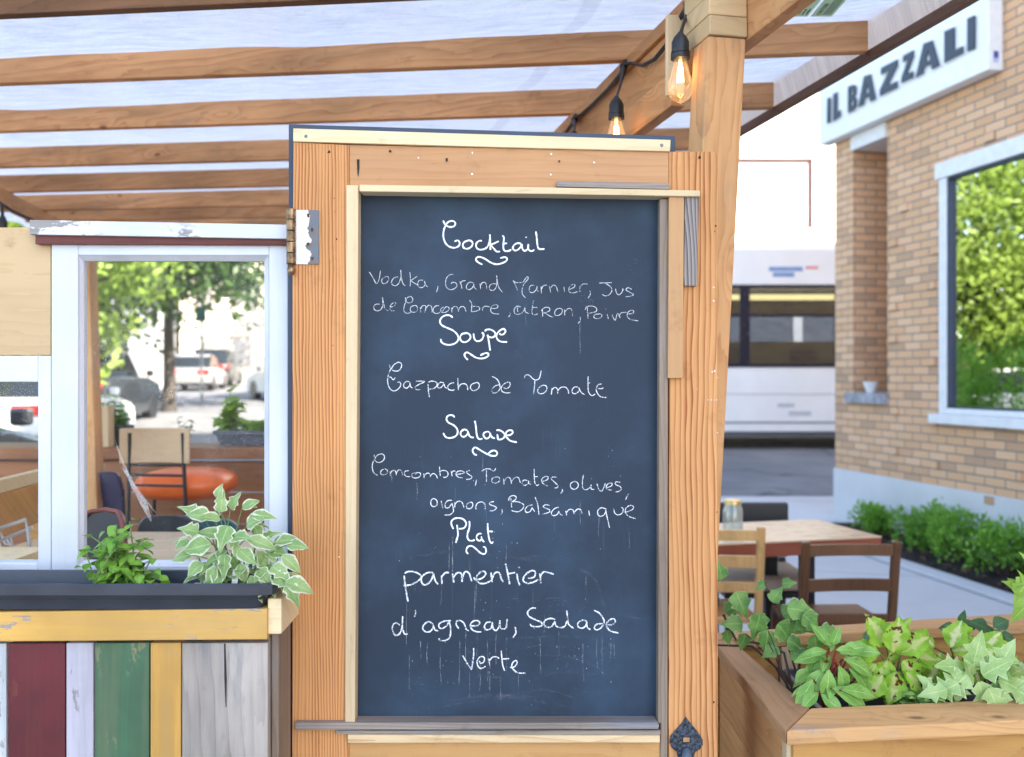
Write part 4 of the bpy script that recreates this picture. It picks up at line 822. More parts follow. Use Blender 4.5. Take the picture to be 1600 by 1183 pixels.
# tarp
def tarp_mat():
    t = NT('woven_tarp'); v, x, y, z = t.xyz(False)
    n = t.noise(t.comb(t.math('MULTIPLY', x, 7), t.math('MULTIPLY', y, 26)), 1, 5, .65); b = t.noise(v, 1.6, 3)
    wv = t.noise(t.comb(t.math('MULTIPLY', x, 220), t.math('MULTIPLY', y, 220)), 1, 1)
    c = t.mix(t.ramp(n, .3, .75), (.72,.73,.75), (.97,.97,.96)); c = t.mix(t.ramp(b, .42, .7), c, (.90,.89,.89)); c = t.mix(t.math('MULTIPLY', wv, .25), c, (.68,.70,.76))
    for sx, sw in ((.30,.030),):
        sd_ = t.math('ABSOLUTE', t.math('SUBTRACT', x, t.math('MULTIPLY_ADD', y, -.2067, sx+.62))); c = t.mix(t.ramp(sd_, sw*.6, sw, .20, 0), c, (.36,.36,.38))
    df = t.n('BsdfDiffuse'); tr = t.n('BsdfTranslucent'); t.set(df.inputs[0], c); t.set(tr.inputs[0], c)
    bp = t.n('Bump', {'Strength': .9, 'Distance': .03}); t.set(bp.inputs['Height'], n)
    for q in (df, tr): t.set(q.inputs['Normal'], bp.outputs[0])
    gl = t.n('BsdfGlossy', {'Roughness': .35}); t.set(gl.inputs['Normal'], bp.outputs[0])
    ms = t.n('MixShader', {0: .72}); t.set(ms.inputs[1], df.outputs[0]); t.set(ms.inputs[2], tr.outputs[0])
    m2 = t.n('MixShader', {0: .05}); t.set(m2.inputs[1], ms.outputs[0]); t.set(m2.inputs[2], gl.outputs[0]); t.set(t.o.inputs[0], m2.outputs[0]); return t.m
M_TARP = tarp_mat()
nx = 110; rows = []; m = MB(); SUB = 14
mids = []
for i in range(len(RY)-1):
    for k in range(SUB): mids.append((i, k/SUB))
mids.append((len(RY)-2, 1.0)); front = [(-1, -.35+.35*k/5) for k in range(5)]
allr = front + mids
for (i, f) in allr:
    for j in range(nx+1):
        s = j/nx
        if i < 0: yf = lambda x: RY[0](x) + f*.6
        else: yf = lambda x, i=i, f=f: RY[i](x)*(1-f) + RY[i+1](x)*f
        xl = -3.35; xr = 1.0
        for _ in range(4): xr = eave(yf(xr)) + .02
        n_main = nx - 8
        if j <= n_main: x = xl + (xr-.012-xl)*j/n_main; drop = 0
        else: q = (j-n_main)/8; x = xr-.012+.03*q; drop = .105*q
        y = yf(x); ff = f if i >= 0 else 0
        sag = math.sin(math.pi*ff)**.9*(.058+.050*mnoise.noise(V((x*.9,i*3.1,1)))+.014*mnoise.noise(V((x*4,i*2+ff*2,6))))*(1,.8,.5,.42,.35,.3,.3,.3)[min(7,max(0,i))] if 0 < ff < 1 else 0
        edge = min(1, max(0, (xr-x)/.35)); sag *= edge
        wr = .006*mnoise.noise(V((x*3,y*9,2)))*edge
        m.v.append(V((x, y+.019, 2.5425 - sag + wr*(1 if 0 < ff < 1 else .2) - drop)))
nr = len(allr); w1 = nx+1
for r_ in range(nr-1):
    for j in range(nx):
        k = r_*w1+j; m.f.append((k,k+1,k+1+w1,k+w1)); m.mi.append(0)
TV = list(m.v)
tarp = tag(obj('tarp', m, M_TARP, base=(-1,4,2.54), smooth=80, recalc=False), 'translucent white woven tarp laid over the pergola rafters', 'tarp')
# warning labels printed on the tarp
M_LAB = leafmat('label_film', (.66,.74,.55), (.70,.78,.60), trans=.75, veins=0); M_INK = plain('label_ink', (.05,.07,.05), .7)
def text_mesh(body, size, mat, name):
    cu = bpy.data.curves.new(name, 'FONT'); cu.body = body; cu.size = size; cu.extrude = .0003
    o = bpy.data.objects.new(name, cu); C.objects.link(o); bpy.context.view_layer.update()
    me = bpy.data.meshes.new_from_object(o.evaluated_get(bpy.context.evaluated_depsgraph_get())); bpy.data.objects.remove(o); me.materials.append(mat)
    o = bpy.data.objects.new(name, me); C.objects.link(o); return o
for (pxa, pxb, head, lines) in ((1236,1262,'Check',('frame and','conditions')),(1266,1300,'CAUTION',())):
    a, b = RP(pxa,4,V((0,0,2.522)),V((0,0,1))), RP(pxb,4,V((0,0,2.522)),V((0,0,1))); wid = (b-a).length
    zl = min((v_.z for v_ in TV if abs(v_.x-(a.x+b.x)/2) < .12 and abs(v_.y-a.y) < .16), default=2.52)-.004; a, b = RP(pxa,27,V((0,0,zl)),V((0,0,1))), RP(pxb,25,V((0,0,zl)),V((0,0,1))); wid = (b-a).length; ctr = (a+b)/2 - V((0,.07,0)); lm = MB(); lm.box(ctr.x-wid/2, ctr.x+wid/2, ctr.y-.17, ctr.y+.07, zl, zl+.001); lo = obj('warning_label', lm, M_LAB)
    lo.parent = tarp; lo.location = V((0,0,0)); 
    for vv in lo.data.vertices: vv.co -= V((-1,4,2.54))
    t_ = text_mesh(head, wid*.30, M_INK, 'label_text'); t_.parent = lo; t_.rotation_euler = (R(180),0,R(-90)); t_.location = V((ctr.x-wid*.12, ctr.y+.055, zl-.0005)) - V((-1,4,2.54))
    lm = MB()
    for k in range(5 if head == 'CAUTION' else 0):
        xx = ctr.x-wid*.03+k*wid*.085; lm.box(xx, xx+wid*.035, ctr.y-.05, ctr.y+.055, zl-.0008, zl-.0004)
    if lm.v:
        q = obj('small_print', lm, M_INK); q.parent = lo; q.location = (0,0,0)
        for vv in q.data.vertices: vv.co -= V((-1,4,2.54))
    for k, ln in enumerate(lines):
        t_ = text_mesh(ln, wid*.22, M_INK, 'label_text'); t_.parent = lo; t_.rotation_euler = (R(180),0,R(-90)); t_.location = V((ctr.x+wid*(.12+.24*k), ctr.y+.055, zl-.0005)) - V((-1,4,2.54))

# ------------------------------------------------------------------ string of lamps along the beam
NA = e3; PA = pf(.028,0,0)
def onbeam(px, py): return RP(px, py, PA, NA)
strl = thing('string_lights', 'string of lit clear bulbs with black sockets on a black cable along the pergola beam', 'string lights', onbeam(975,100))
pts = [onbeam(x,y) for x,y in ((1110,-60),(1090,-12),(1074,6),(1050,48),(1040,70),(1022,92),(1003,102),(985,98),(974,101),(968,116),(950,138),(925,163),(908,178),(897,184),(893,192),(880,214),(862,236))]
m = MB()
pp = []
for a, b in zip(pts, pts[1:]): pp += [a, (a+b)/2]
m.tube(pp, .0042, 8); m.tube([p+V((.003,-.004,-.004)) for p in pp], .0036, 8); obj('cable', m, M_BLACK, strl, smooth=60)
M_BULB = None
def bulbglass():
    t = NT('bulb_glass'); tr = t.n('BsdfTransparent', {0: (.99,.95,.88,1)}); gl = t.n('BsdfGlossy', {'Roughness': .02}); lw = t.n('LayerWeight', {0: .35})
    em = t.n('Emission', {0: (1,.52,.16,1), 1: .05}); ad = t.n('AddShader'); ms = t.n('MixShader'); t.set(ms.inputs[0], t.math('MULTIPLY_ADD', lw.outputs['Facing'], .55, .04)); t.set(ms.inputs[1], tr.outputs[0]); t.set(ms.inputs[2], gl.outputs[0])
    t.set(ad.inputs[0], ms.outputs[0]); t.set(ad.inputs[1], em.outputs[0]); t.set(t.o.inputs[0], ad.outputs[0]); return t.m
M_BULB = bulbglass(); M_FIL = emit('filament', (1,.60,.25), 4.2)
def lamp(px, py_con, py_sock, py_bulb, Yd, con, bend):
    s_ = con; zt = P(px,py_sock,Yd); x, y, zt_ = zt
    m = MB(); m.tube([con, con+V((0,-.01,-.012)), (con+zt)/2+V((bend,-.004,0)), zt], [.0115,.010,.0045,.0038], 8); m.tube([con+V((.008,-.004,.014)), con+V((0,-.008,-.006)), con+V((-.006,-.010,-.028))], [.009,.0115,.0075], 8); c1 = MB()
    m.cur = 0
    so = MB(); L = .062; so.lathe((x,y,zt_-L), [(.019,0),(.0225,.001),(.0225,.012),(.0205,.014),(.0205,.040),(.015,.053),(.008,.060),(.006,.064)], 22)
    so.lathe((x,y,zt_-.047), [(.0218,0),(.0218,.003)], 22)
    sk = obj('socket', so, M_BLACK, strl, smooth=35); obj('drop_cable', m, M_BLACK, sk, smooth=60)
    b = MB(); b.lathe((x,y,zt_-L), [(.014,.0),(.0155,-.008),(.0215,-.030),(.0275,-.050),(.0300,-.064),(.0285,-.078),(.021,-.091),(.010,-.098),(.004,-.099),(.002,-.103),(0,-.103)], 28)
    bo = obj('bulb', b, M_BULB, sk, smooth=80)
    f = MB(); st = V((x,y,zt_-L-.018)); fp = []
    for k in range(17):
        a = k/16*math.pi*2; q = -.0 if k % 2 == 0 else -.034; fp.append(st+V((math.cos(a)*(.005 if q == 0 else .008), math.sin(a)*(.005 if q == 0 else .008), q)))
    f.tube(fp, .00075, 5); f.tube([st+V((0,0,.018)), st+V((0,0,-.006))], .003, 6); obj('filament', f, M_FIL, sk)
lamp(1063, 6, 52, 140, 2.25, onbeam(1074,6), .004)
lamp(963, 104, 152, 210, 2.66, onbeam(974,103), .004)
lamp(897, 186, 206, 250, 3.2, onbeam(897,186), .002)
m = MB(); m.tube([P(-10,310,4.3),P(20,330,4.4),P(52,344,4.6)], .006, 6); m.tube([P(2,318,4.3),P(4,335,4.3),P(3,346,4.3)], .008, 6); m.lathe(P(4,356,4.3), [(.02,0),(.022,.02),(.012,.05),(.006,.055)], 14)
tag(obj('hanging_cable', m, M_BLACK, base=P(4,350,4.3), smooth=50), 'short black cable with an empty socket hanging at the far left of the pergola', 'cable')

# ------------------------------------------------------------------ left facade: white sash windows, plywood
YW = 2.0
win = thing('sash_window', 'tall white painted window with a dusty pane and chipped paint, left of the chalkboard', 'window', (P(266,600,YW).x, YW, 1.08))
def frame_rects(root, ox0, oy0, ox1, oy1, ix0, iy0, ix1, iy1, Y, t=.045, names=('stile','rail')):
    m = MB(); m.rect(ox0,oy0,ix0,oy1,Y,Y+t); obj('stile', m, M_WHITE, root, bev=.0025)
    m = MB(); m.rect(ix1,oy0,ox1,oy1,Y,Y+t); obj('stile', m, M_WHITE, root, bev=.0025)
    m = MB(); m.rect(ix0,oy0,ix1,iy0,Y+.0006,Y+t); obj('rail', m, paint('white_rail_paint', (.60,.645,.715), axis='X', chip=.0), root, bev=.0025)
    m = MB(); m.rect(ix0,iy1,ix1,oy1,Y+.0006,Y+t); obj('rail', m, paint('white_rail_paint', (.60,.645,.715), axis='X', chip=.1), root, bev=.0025)
frame_rects(win, 80,380,450,960, 122,399,420,884, YW)
pt = paint('cracked_putty', (.60,.63,.70), axis='Z', chip=.25, dirt=.25)
m = MB()
for (a,b,c_,e) in (((122,399),(122,884),(131,876),(131,408)),((420,399),(413,408),(413,876),(420,884)),((122,399),(131,408),(413,408),(420,399)),((122,884),(420,884),(413,876),(131,876))):
    o1 = [P(*q, YW+.003) if q[0] in (122,420) and q[1] in (399,884) else P(*q, YW+.016) for q in (a,b,c_,e)]
    m.prism(o1, (0,.012,0))
obj('putty', m, pt, win)
PANE = glass('dusty_glass', .006, (.98,.99,.985), dirt=.6)
m = MB(); m.rect(128,404,416,880,YW+.021,YW+.0245); pn_ = obj('pane', m, PANE, win)
m = MB()
for pl, wd in (([(180,688),(187,710),(197,735),(206,755),(216,772),(226,790),(236,814)],[.3,1.2,2,3,4,4.5,1.5]),([(190,730),(205,752),(222,775),(244,802)],[.5,1.5,1.2,.3])):
    for i in range(len(pl)-1):
        (x,y),(x2,y2) = pl[i],pl[i+1]; a,b = wd[i],wd[i+1]
        m.add([P(x-a,y+a*.4,YW+.0205),P(x+a,y-a*.4,YW+.0205),P(x2+b,y2-b*.4,YW+.0205),P(x2-b,y2+b*.4,YW+.0205)], [(0,1,2,3)])
obj('smear', m, chalk_mat('dried_smear', .38, .46), pn_)
m = MB(); m.slab([(55,367),(449,374),(449,383),(55,381.5)], YW-.012, YW+.04); obj('drip_strip', m, W_MAR, win, bev=.001)
m = MB(); m.slab([(46,343.5),(449,351),(449,373.3),(46,366.3)], YW-.022, YW+.05); obj('head_board', m, M_WHITEX, win, bev=.0015)
m = MB(); m.rect(449.8,380,455.5,1300,YW-.002,YW+.03); obj('shadow_gap', m, M_DARKAL, win)
win2 = thing('small_window', 'smaller low white window below the plywood, at the left edge', 'window', (P(20,700,YW).x, YW, 1.08))
frame_rects(win2, -190,556,79.5,960, -130,597,59,880, YW+.006)
m = MB(); m.rect(-134,594,62,883,YW+.024,YW+.0275); obj('pane', m, PANE, win2)
m = MB(); m.slab([(-190,357),(79,355),(79,555),(-190,555.5)], YW+.008, YW+.022); tag(obj('plywood_panel', m, W_PLY, base=P(0,555,YW+.01), bev=.001), 'pale unpainted plywood panel above the small white window', 'panel')

# ------------------------------------------------------------------ striped plank box under the window
YB = 1.80
sbox = thing('plank_box', 'planter box clad in maroon, lilac, green, yellow and grey upright boards', 'planter box', (P(200,1200,YB).x, YB+.07, 0))
def plank(nm, c, under, chip, **k): return paint(nm, c, under=under, axis='Z', **{'chip': chip, 'brush': .8, 'dirt': .3, 'streak': .6, **k})
PW = [(-405,-322,plank('yellow_board_far',(.58,.33,.08),(.40,.33,.26),.5),None),(-320,-232,plank('green_board_far',(.075,.165,.105),(.27,.27,.15),.4),None),(-230,-152,wood('grey_board_far',(.37,.33,.29),(.20,.185,.175),'Z',44,.6,4,var=.45,bump=.8,grey=.42,greyc=(.24,.255,.28)),None),(-150,-72,plank('maroon_board_far',(.155,.018,.030),(.20,.05,.03),.35),None),(-70,-14.5,plank('teal_board',(.10,.20,.22),(.3,.3,.3),.3),None),(-13,9.5,plank('whitewashed_board',(.52,.56,.60),(.34,.34,.35),.4),'whitewashed board'),
      (12.5,101.5,plank('maroon_board',(.125,.009,.018),(.20,.05,.03),.35,dirt=.5),'maroon painted board'),(103.5,145.5,plank('lilac_board',(.43,.42,.49),(.33,.32,.35),.3),'pale lilac washed board'),
      (148,233,plank('green_board',(.045,.135,.070),(.27,.27,.15),.4,dirt=.35),'green painted board'),(235,282.5,plank('yellow_board',(.60,.33,.075),(.40,.33,.26),.55),'yellow painted board with bare patches'),
      (284.5,418.5,wood('grey_barn_board',(.37,.33,.29),(.20,.185,.175),'Z',44,.6,4,var=.45,bump=.8,grey=.42,greyc=(.24,.255,.28)),'bare weathered grey board with a long crack')]
rnd = random.Random(3)
for a, b, mt, lb in PW:
    m = MB(); t0 = 1003+rnd.uniform(0,2.5); m.slab([(a,t0+.5),(b,t0),(b,1690),(a,1690)], YB+rnd.uniform(0,.002), YB+.02); o = obj('board', m, mt, sbox, bev=.0014)
    if lb: o['label'] = lb
m = MB(); m.slab([(350,1006),(352,1006),(354,1060),(353.4,1105),(352.6,1105),(350.5,1060)], YB-.0012, YB+.002); obj('crack', m, M_HOLE, sbox)
m = MB(); m.slab([(-405,962),(417.5,951),(417.5,999.5),(-405,1006)], YB-.012, YB+.02); obj('top_board', m, paint('yellow_top_board', (.66,.38,.09), under=(.40,.36,.33), axis='X', chip=.5, brush=.7, dirt=.25, streak=.4), sbox, bev=.002)
x1 = P(418.5,1000,YB).x; zt = P(0,953,YB).z
m = MB(); m.obox(V((-1.5,YB+.021,zt-.006)), V((x1+1.5-.004,0,0)), V((0,.115,0)), V((0,0,.005))); obj('inner_shelf', m, W_GREYX, sbox)
m = MB(); m.obox(V((x1+.0005,YB-.004,P(0,990,YB).z)), V((.026,0,0)), V((0,.15,0)), V((0,0,zt-P(0,990,YB).z+.022))); obj('end_rail', m, W_PALEX, sbox, bev=.002)
m = MB(); m.obox(V((x1-.016,YB+.022,.02)), V((.014,0,0)), V((0,.115,0)), V((0,0,P(0,1000,YB).z-.02))); m.obox(V((x1-.001,YB+.03,.02)), V((.014,0,0)), V((0,.10,0)), V((0,0,P(0,985,YB).z-.02))); obj('end_board', m, W_GREYZ, sbox, bev=.002)
# black trough
def trough(label, x0, x1, y0, y1, zb, h, rim=.012, mat=M_TROUGH, soil=True):
    r = thing('plastic_trough', label, 'planter', ((x0+x1)/2,(y0+y1)/2,zb), None)
    def rr(a, b, c, d, z, q=.018): return [V((x,y,z)) for x,y in ((a+q,c),(b-q,c),(b-q*.3,c+q*.3),(b,c+q),(b,d-q),(b-q*.3,d-q*.3),(b-q,d),(a+q,d),(a+q*.3,d-q*.3),(a,d-q),(a,c+q),(a+q*.3,c+q*.3))]
    loops = [rr(x0+.03,x1-.03,y0+.022,y1-.022,zb), rr(x0+.016,x1-.016,y0+.012,y1-.012,zb+h-.024), rr(x0+.013,x1-.013,y0+.010,y1-.010,zb+h-.022), rr(x0+.001,x1-.001,y0+.001,y1-.001,zb+h-.021), rr(x0,x1,y0,y1,zb+h-.003), rr(x0+.003,x1-.003,y0+.003,y1-.003,zb+h), rr(x0+.012,x1-.012,y0+.010,y1-.010,zb+h-.001), rr(x0+.018,x1-.018,y0+.016,y1-.016,zb+h-.03)]
    m = MB(); n = 12
    for l in loops: m.v += l
    for k in range(len(loops)-1):
        for i in range(n): j = (i+1)%n; m.f.append((k*n+i,k*n+j,(k+1)*n+j,(k+1)*n+i)); m.mi.append(0)
    m.f.append(tuple(range(n-1,-1,-1))); m.mi.append(0); obj('tub', m, mat, r, smooth=30, recalc=False)
    m = MB(); m.prism(rr(x0+.0165,x1-.0165,y0+.0145,y1-.0145,zb+h-.032), (0,0,.008)); obj('soil', m, M_SOIL, r)
    return r
xt1 = P(430,930,1.775).x; ztr = P(0,951,1.80).z
trough('long charcoal plastic trough on top of the striped plank box', -1.45, xt1, 1.770, 1.905, ztr+.0005, .052)

# ------------------------------------------------------------------ leaves
SH = {'ovate': [(0,.04),(.12,.55),(.3,.95),(.42,1),(.6,.82),(.8,.45),(.93,.14),(1,.0)],
      'lance': [(0,.05),(.15,.5),(.35,.95),(.5,1),(.7,.78),(.86,.4),(1,.0)],
      'ivy':   [(0,.22),(.08,.70),(.17,.95),(.25,.82),(.33,.72),(.42,.98),(.47,.86),(.56,.55),(.75,.30),(.9,.12),(1,.0)],
      'star':  [(0,.15),(.1,.55),(.2,.95),(.27,.5),(.35,.45),(.5,1),(.56,.5),(.7,.4),(.85,.2),(1,0)],
      'round': [(0,.15),(.1,.62),(.3,1),(.5,1),(.7,.82),(.88,.5),(1,.08)]}
def wat(sh, v, ser=0, ph=0):
    t = SH[sh]
    for (a, wa), (b, wb) in zip(t, t[1:]):
        if a <= v <= b: w_ = wa+(wb-wa)*(v-a)/(b-a); break
    else: w_ = 0
    return w_*(1+ser*(((v*11+ph) % 1)-.5))
def leaf(m, base, d, up, L, W, sh, curl=.25, fold=.15, ser=0, nv=12, rip=0):
    d = d.normalized(); sd = d.cross(up)
    if sd.length < 1e-3: sd = d.orthogonal()
    sd.normalize(); up = sd.cross(d).normalized(); o = len(m.v); us = (-1,-.5,0,.5,1); ph = random.random()
    for i in range(nv+1):
        v = i/nv
        c = base + d*L*(v - curl*.25*v*v) - up*L*curl*v*v
        for k, u in enumerate(us):
            w_ = wat(sh, v, ser if abs(u) == 1 else 0)*W*.5
            r = rip*W*math.sin(v*17+ph*6+u*2)*abs(u)
            m.v.append(c + sd*u*w_ + up*(abs(u)*fold*w_*2*(1-.3*abs(u)) + r)); m.uv[o+i*5+k] = (u*.5+.5, v)
    for i in range(nv):
        for k in range(4): q = o+i*5+k; m.f.append((q,q+1,q+6,q+5)); m.mi.append(m.cur)
def rdir(el0, el1, az0=0, az1=360):
    a = R(random.uniform(az0,az1)); e = R(random.uniform(el0,el1)); return V((math.cos(a)*math.cos(e), math.sin(a)*math.cos(e), math.sin(e)))
def plant(name, label, cat, base, mat, stemmat, group=None): 
    r = thing(name, label, cat, base, group); return r
LG = leafmat('glossy_green_leaf', (.09,.26,.03), (.24,.47,.07), trans=.3, rough=.32)
LV = leafmat('variegated_leaf', (.20,.36,.12), (.36,.52,.22), edge=(.74,.77,.60), trans=.35, amt=.74)
LV2 = leafmat('pale_variegated_leaf', (.26,.39,.20), (.40,.51,.31), edge=(.66,.70,.56), trans=.3, amt=.7)
LIVY = leafmat('ivy_leaf', (.08,.22,.055), (.20,.38,.10), edge=(.40,.50,.28), trans=.25, amt=.92)
LIMP = leafmat('impatiens_leaf', (.14,.33,.06), (.27,.50,.13), trans=.25, veins=.55, mid=None, rough=.4)
LCOL = leafmat('coleus_leaf', (.20,.42,.03), (.34,.58,.07), mid=(.70,.72,.36), trans=.35, veins=.25, rough=.5)
LCOR = leafmat('coleus_leaf_blotched', (.20,.42,.03), (.34,.58,.07), mid=(.55,.60,.22), trans=.35, veins=.2, blot=(.13,.02,.015))
LMINT = leafmat('pale_mint_leaf', (.22,.42,.08), (.36,.56,.17), trans=.3)
LSILV = leafmat('silver_ivy_leaf', (.27,.45,.14), (.44,.60,.25), edge=(.58,.68,.38), trans=.25, amt=.86)
LLIME = leafmat('lime_leaf', (.24,.42,.05), (.36,.55,.10), trans=.4)
LDARK = leafmat('dark_oval_leaf', (.035,.11,.045), (.08,.19,.08), trans=.2, rough=.3)
ST_G = plain('green_stem', (.12,.20,.06), .6); ST_R = plain('red_stem', (.13,.05,.035), .6); ST_D = plain('woody_stem', (.05,.028,.025), .7)
def stem_pts(a, b, sag, n=5):
    out = []
    for i in range(n+1):
        t = i/n; p = a*(1-t)+b*t; p = p + sag*math.sin(math.pi*t); out.append(p)
    return out
# bushy small plant on the trough
random.seed(11); Yt = 1.838; zs = ztr+.03
b0 = V((P(185,918,Yt).x, Yt, zs)); r = thing('trough_plant', 'bushy green plant with small glossy leaves in the charcoal trough', 'plant', b0)
ms_ = MB(); ml = MB()
for i in range(34):
    tip = P(random.gauss(190,36), 0, Yt+random.uniform(-.05,.04)); hh_ = random.uniform(.02,.135)*(1-.5*abs((tip.x-b0.x)/.1)**2 if abs(tip.x-b0.x) < .1 else .45); tip.z = zs+max(.015,hh_)
    base = b0+V((random.uniform(-.05,.05),random.uniform(-.03,.03),0)); sp = stem_pts(base, tip, V((0,0,.012)), 4); ms_.tube(sp, [.0016]*4+[.0008], 5)
    for k in range(7):
        p = sp[min(4,1+k*4//7)] + V((random.uniform(-.008,.008),)*3); d = rdir(-35,45); leaf(ml, p, d, V((0,-.35,1)), random.uniform(.022,.036), random.uniform(.014,.022), 'ovate', random.uniform(.1,.5), .2, nv=6)
obj('stems', ms_, ST_G, r, smooth=60); obj('foliage', ml, LG, r, recalc=False, smooth=60)
# variegated plant
random.seed(19); b0 = V((P(372,918,Yt).x, Yt, zs)); r = thing('variegated_plant', 'tall variegated plant with cream edged leaves at the right end of the charcoal trough', 'plant', b0)
ms_ = MB(); ml = MB(); tg = []
for (x,y,L,dx,dy,Yo) in ((345,800,.052,.1,1,-.01),(330,808,.055,-1,.35,-.03),(318,806,.05,-1,.5,0),(360,795,.05,.5,.9,.01),(378,795,.05,1,.6,.0),(392,805,.055,1,.1,-.02),(357,822,.06,-.2,-.6,-.05),(345,812,.05,-.4,.2,-.03),(310,832,.055,-.9,.35,-.03),(330,850,.07,-.7,-.1,-.05),(365,840,.065,.4,.1,-.06),(385,842,.06,.9,-.2,-.05),(372,858,.06,.6,-.3,-.06),(352,866,.06,0,-1,-.05),(405,850,.05,1,.1,-.02),(398,868,.055,.8,-.6,-.03),(420,862,.05,1,-.1,-.02),(432,848,.05,1,.4,-.02),(448,852,.05,1,.15,-.03),(440,868,.055,.9,-.5,-.04),(300,868,.045,-1,0,-.02),(318,880,.05,-.6,-.4,-.04),(338,885,.045,-.3,-.6,-.05),(405,890,.05,.6,-.5,-.05),(425,885,.05,.9,-.4,-.05),(428,902,.055,.8,-.2,-.06),(445,910,.055,1,-.15,-.07),(450,912,.05,.6,-1,-.07),(390,900,.045,.3,-.4,-.05),(296,850,.04,-1,.3,-.01),(375,880,.05,.2,-.7,-.05),(410,842,.05,.8,.5,.0),(350,838,.055,-.7,.3,-.02),(340,780,.03,.2,1,-.01),(385,822,.055,.6,.4,-.02)):
    p = P(x,y,Yt+Yo*.8); d = V((dx, random.uniform(-.5,-.05), dy)).normalized()
    base = b0+V((random.uniform(-.06,.05),random.uniform(-.02,.02),0)); base.x = base.x*.6+p.x*.4
    ms_.tube(stem_pts(base, p, V((0,0,.02)), 5), [.0018,.0016,.0014,.0012,.001,.0009], 5)
    leaf(ml, p, d, V((0,-.8,.7)), L*random.uniform(.75,1.1), L*random.uniform(.48,.7), random.choice(('ovate','ovate','ivy')), random.uniform(.1,.5), random.uniform(.08,.3), ser=.12, rip=.04)
    q = p+V((random.uniform(-.02,.02),random.uniform(0,.02),random.uniform(-.025,.01)))
    if random.random() < .5: leaf(ml, q, (d+rdir(-60,30)*.8).normalized(), V((random.uniform(-.4,.4),-.6,.8)), L*random.uniform(.5,.8), L*random.uniform(.3,.5), 'ovate', random.uniform(.2,.6), .2, ser=.12, rip=.04)
    if random.random() < .5:
        q = (p+base)/2+V((0,-.01,.0)); leaf(ml, q, rdir(-30,30,180,360), V((0,-.4,1)), L*.75, L*.42, 'lance', .3, .2)
for i in range(60):
    p = V((P(random.uniform(310,455),0,Yt).x, Yt+random.uniform(-.04,.02), zs+random.uniform(.0,.035))); leaf(ml, p, rdir(-10,35,160,380), V((0,-.4,1)), random.uniform(.03,.05), .012, 'lance', .4, .2, nv=6)
obj('stems', ms_, ST_G, r, smooth=60); obj('foliage', ml, LV, r, recalc=False, smooth=60)
m = MB(); p = P(363,918,1.80); m.prism([P(361,920,1.80),P(370,920,1.80),P(373,893,1.80),P(364,890,1.80)], (0,.0012,0)); tag(obj('plant_tag', m, plain('tag_white', (.72,.74,.76), .4), base=P(363,918,1.80)), 'small white plastic tag stuck in the trough between the two plants', 'plant tag')

# ------------------------------------------------------------------ inside the terrace, seen through the window
def box_thing(nm, label, cat, base, parts, group=None):
    r = thing(nm, label, cat, base, group)
    for pn, mb, mt, kw in parts: obj(pn, mb, mt, r, **kw)
    return r
zc = 1.157; yc = 4.6
p_ = []
m = MB(); m.box(-3.0,-.55,yc,yc+.38,zc-.055,zc); p_.append(('top', m, W_CTR, dict(bev=.004)))
for k in range(5): m = MB(); m.box(-3.0,-.55,yc+.06,yc+.085,.32+k*.155,.32+k*.155+.148); p_.append(('board', m, W_CTR, dict(bev=.003)))
for x in (-2.9,-2.0,-1.2,-.65): m = MB(); m.box(x,x+.08,yc+.09,yc+.17,.3,zc-.056); p_.append(('leg', m, W_CTR, dict()))
box_thing('bar_counter', 'long red brown wooden bar counter along the street side of the terrace', 'counter', (-1.8,yc+.2,.3), p_)
M_PTR = plain('grey_planter_plastic', (.10,.12,.15), .5)
trough('grey plastic trough on the bar counter, right of the stool back', P(328,690,yc+.1).x, P(430,690,yc+.1).x, yc+.12, yc+.28, zc+.0005, .075, mat=M_PTR)
trough('dark plastic pot at the left end of the bar counter', P(152,690,yc+.1).x, P(192,690,yc+.1).x, yc+.12, yc+.26, zc+.0005, .10, mat=M_TROUGH)
m = MB(); a = P(140,690,yc+.05).x; m.box(a-.12,a+.10,yc+.03,yc+.10,zc+.001,zc+.20); tag(obj('wood_box', m, W_PALEZ, base=(a,yc+.07,zc+.001), bev=.003), 'small upright pale wooden box on the bar counter beside the post', 'box')
def bush(nm, label, base, n, spread, hmin, hmax, L, sh, mat, stm, seed, lean=0, cat='plant', wr=.6):
    random.seed(seed); r = thing(nm, label, cat, base); ms_ = MB(); ml = MB(); b0 = V(base)
    for i in range(n):
        a = random.uniform(0,6.28); q = random.random()**.5*spread; tip = b0+V((math.cos(a)*q+lean, math.sin(a)*q*.7, random.uniform(hmin,hmax)*(1-.35*(q/spread)**2)))
        b = b0+V((math.cos(a)*q*.3, math.sin(a)*q*.3, 0)); sp = stem_pts(b, tip, V((0,0,.01)), 4); ms_.tube(sp, [.003,.0026,.002,.0016,.001], 5)
        for k in range(6):
            p = sp[min(4,1+k*4//6)]; leaf(ml, p, rdir(-25,45), V((0,-.3,1)), L*random.uniform(.7,1.2), L*wr*random.uniform(.8,1.2), sh, random.uniform(.1,.4), .15, nv=7)
    obj('stems', ms_, stm, r, smooth=60); obj('foliage', ml, mat, r, recalc=False, smooth=60); return r
bush('counter_plant', 'upright green plant in the dark pot at the left end of the counter', (P(174,685,yc+.18).x, yc+.19, zc+.08), 26, .08, .05, .19, .055, 'ovate', LG, ST_G, 41)
bush('counter_plant', 'light green ivy climbing a stick in the grey counter trough', (P(357,690,yc+.18).x, yc+.2, zc+.06), 20, .055, .04, .26, .065, 'ivy', LLIME, ST_G, 42, wr=.9)
bush('counter_plant', 'sprawling light green plant at the right end of the grey counter trough', (P(392,690,yc+.18).x, yc+.2, zc+.06), 16, .10, .02, .09, .06, 'ivy', LLIME, ST_G, 43, wr=.9)
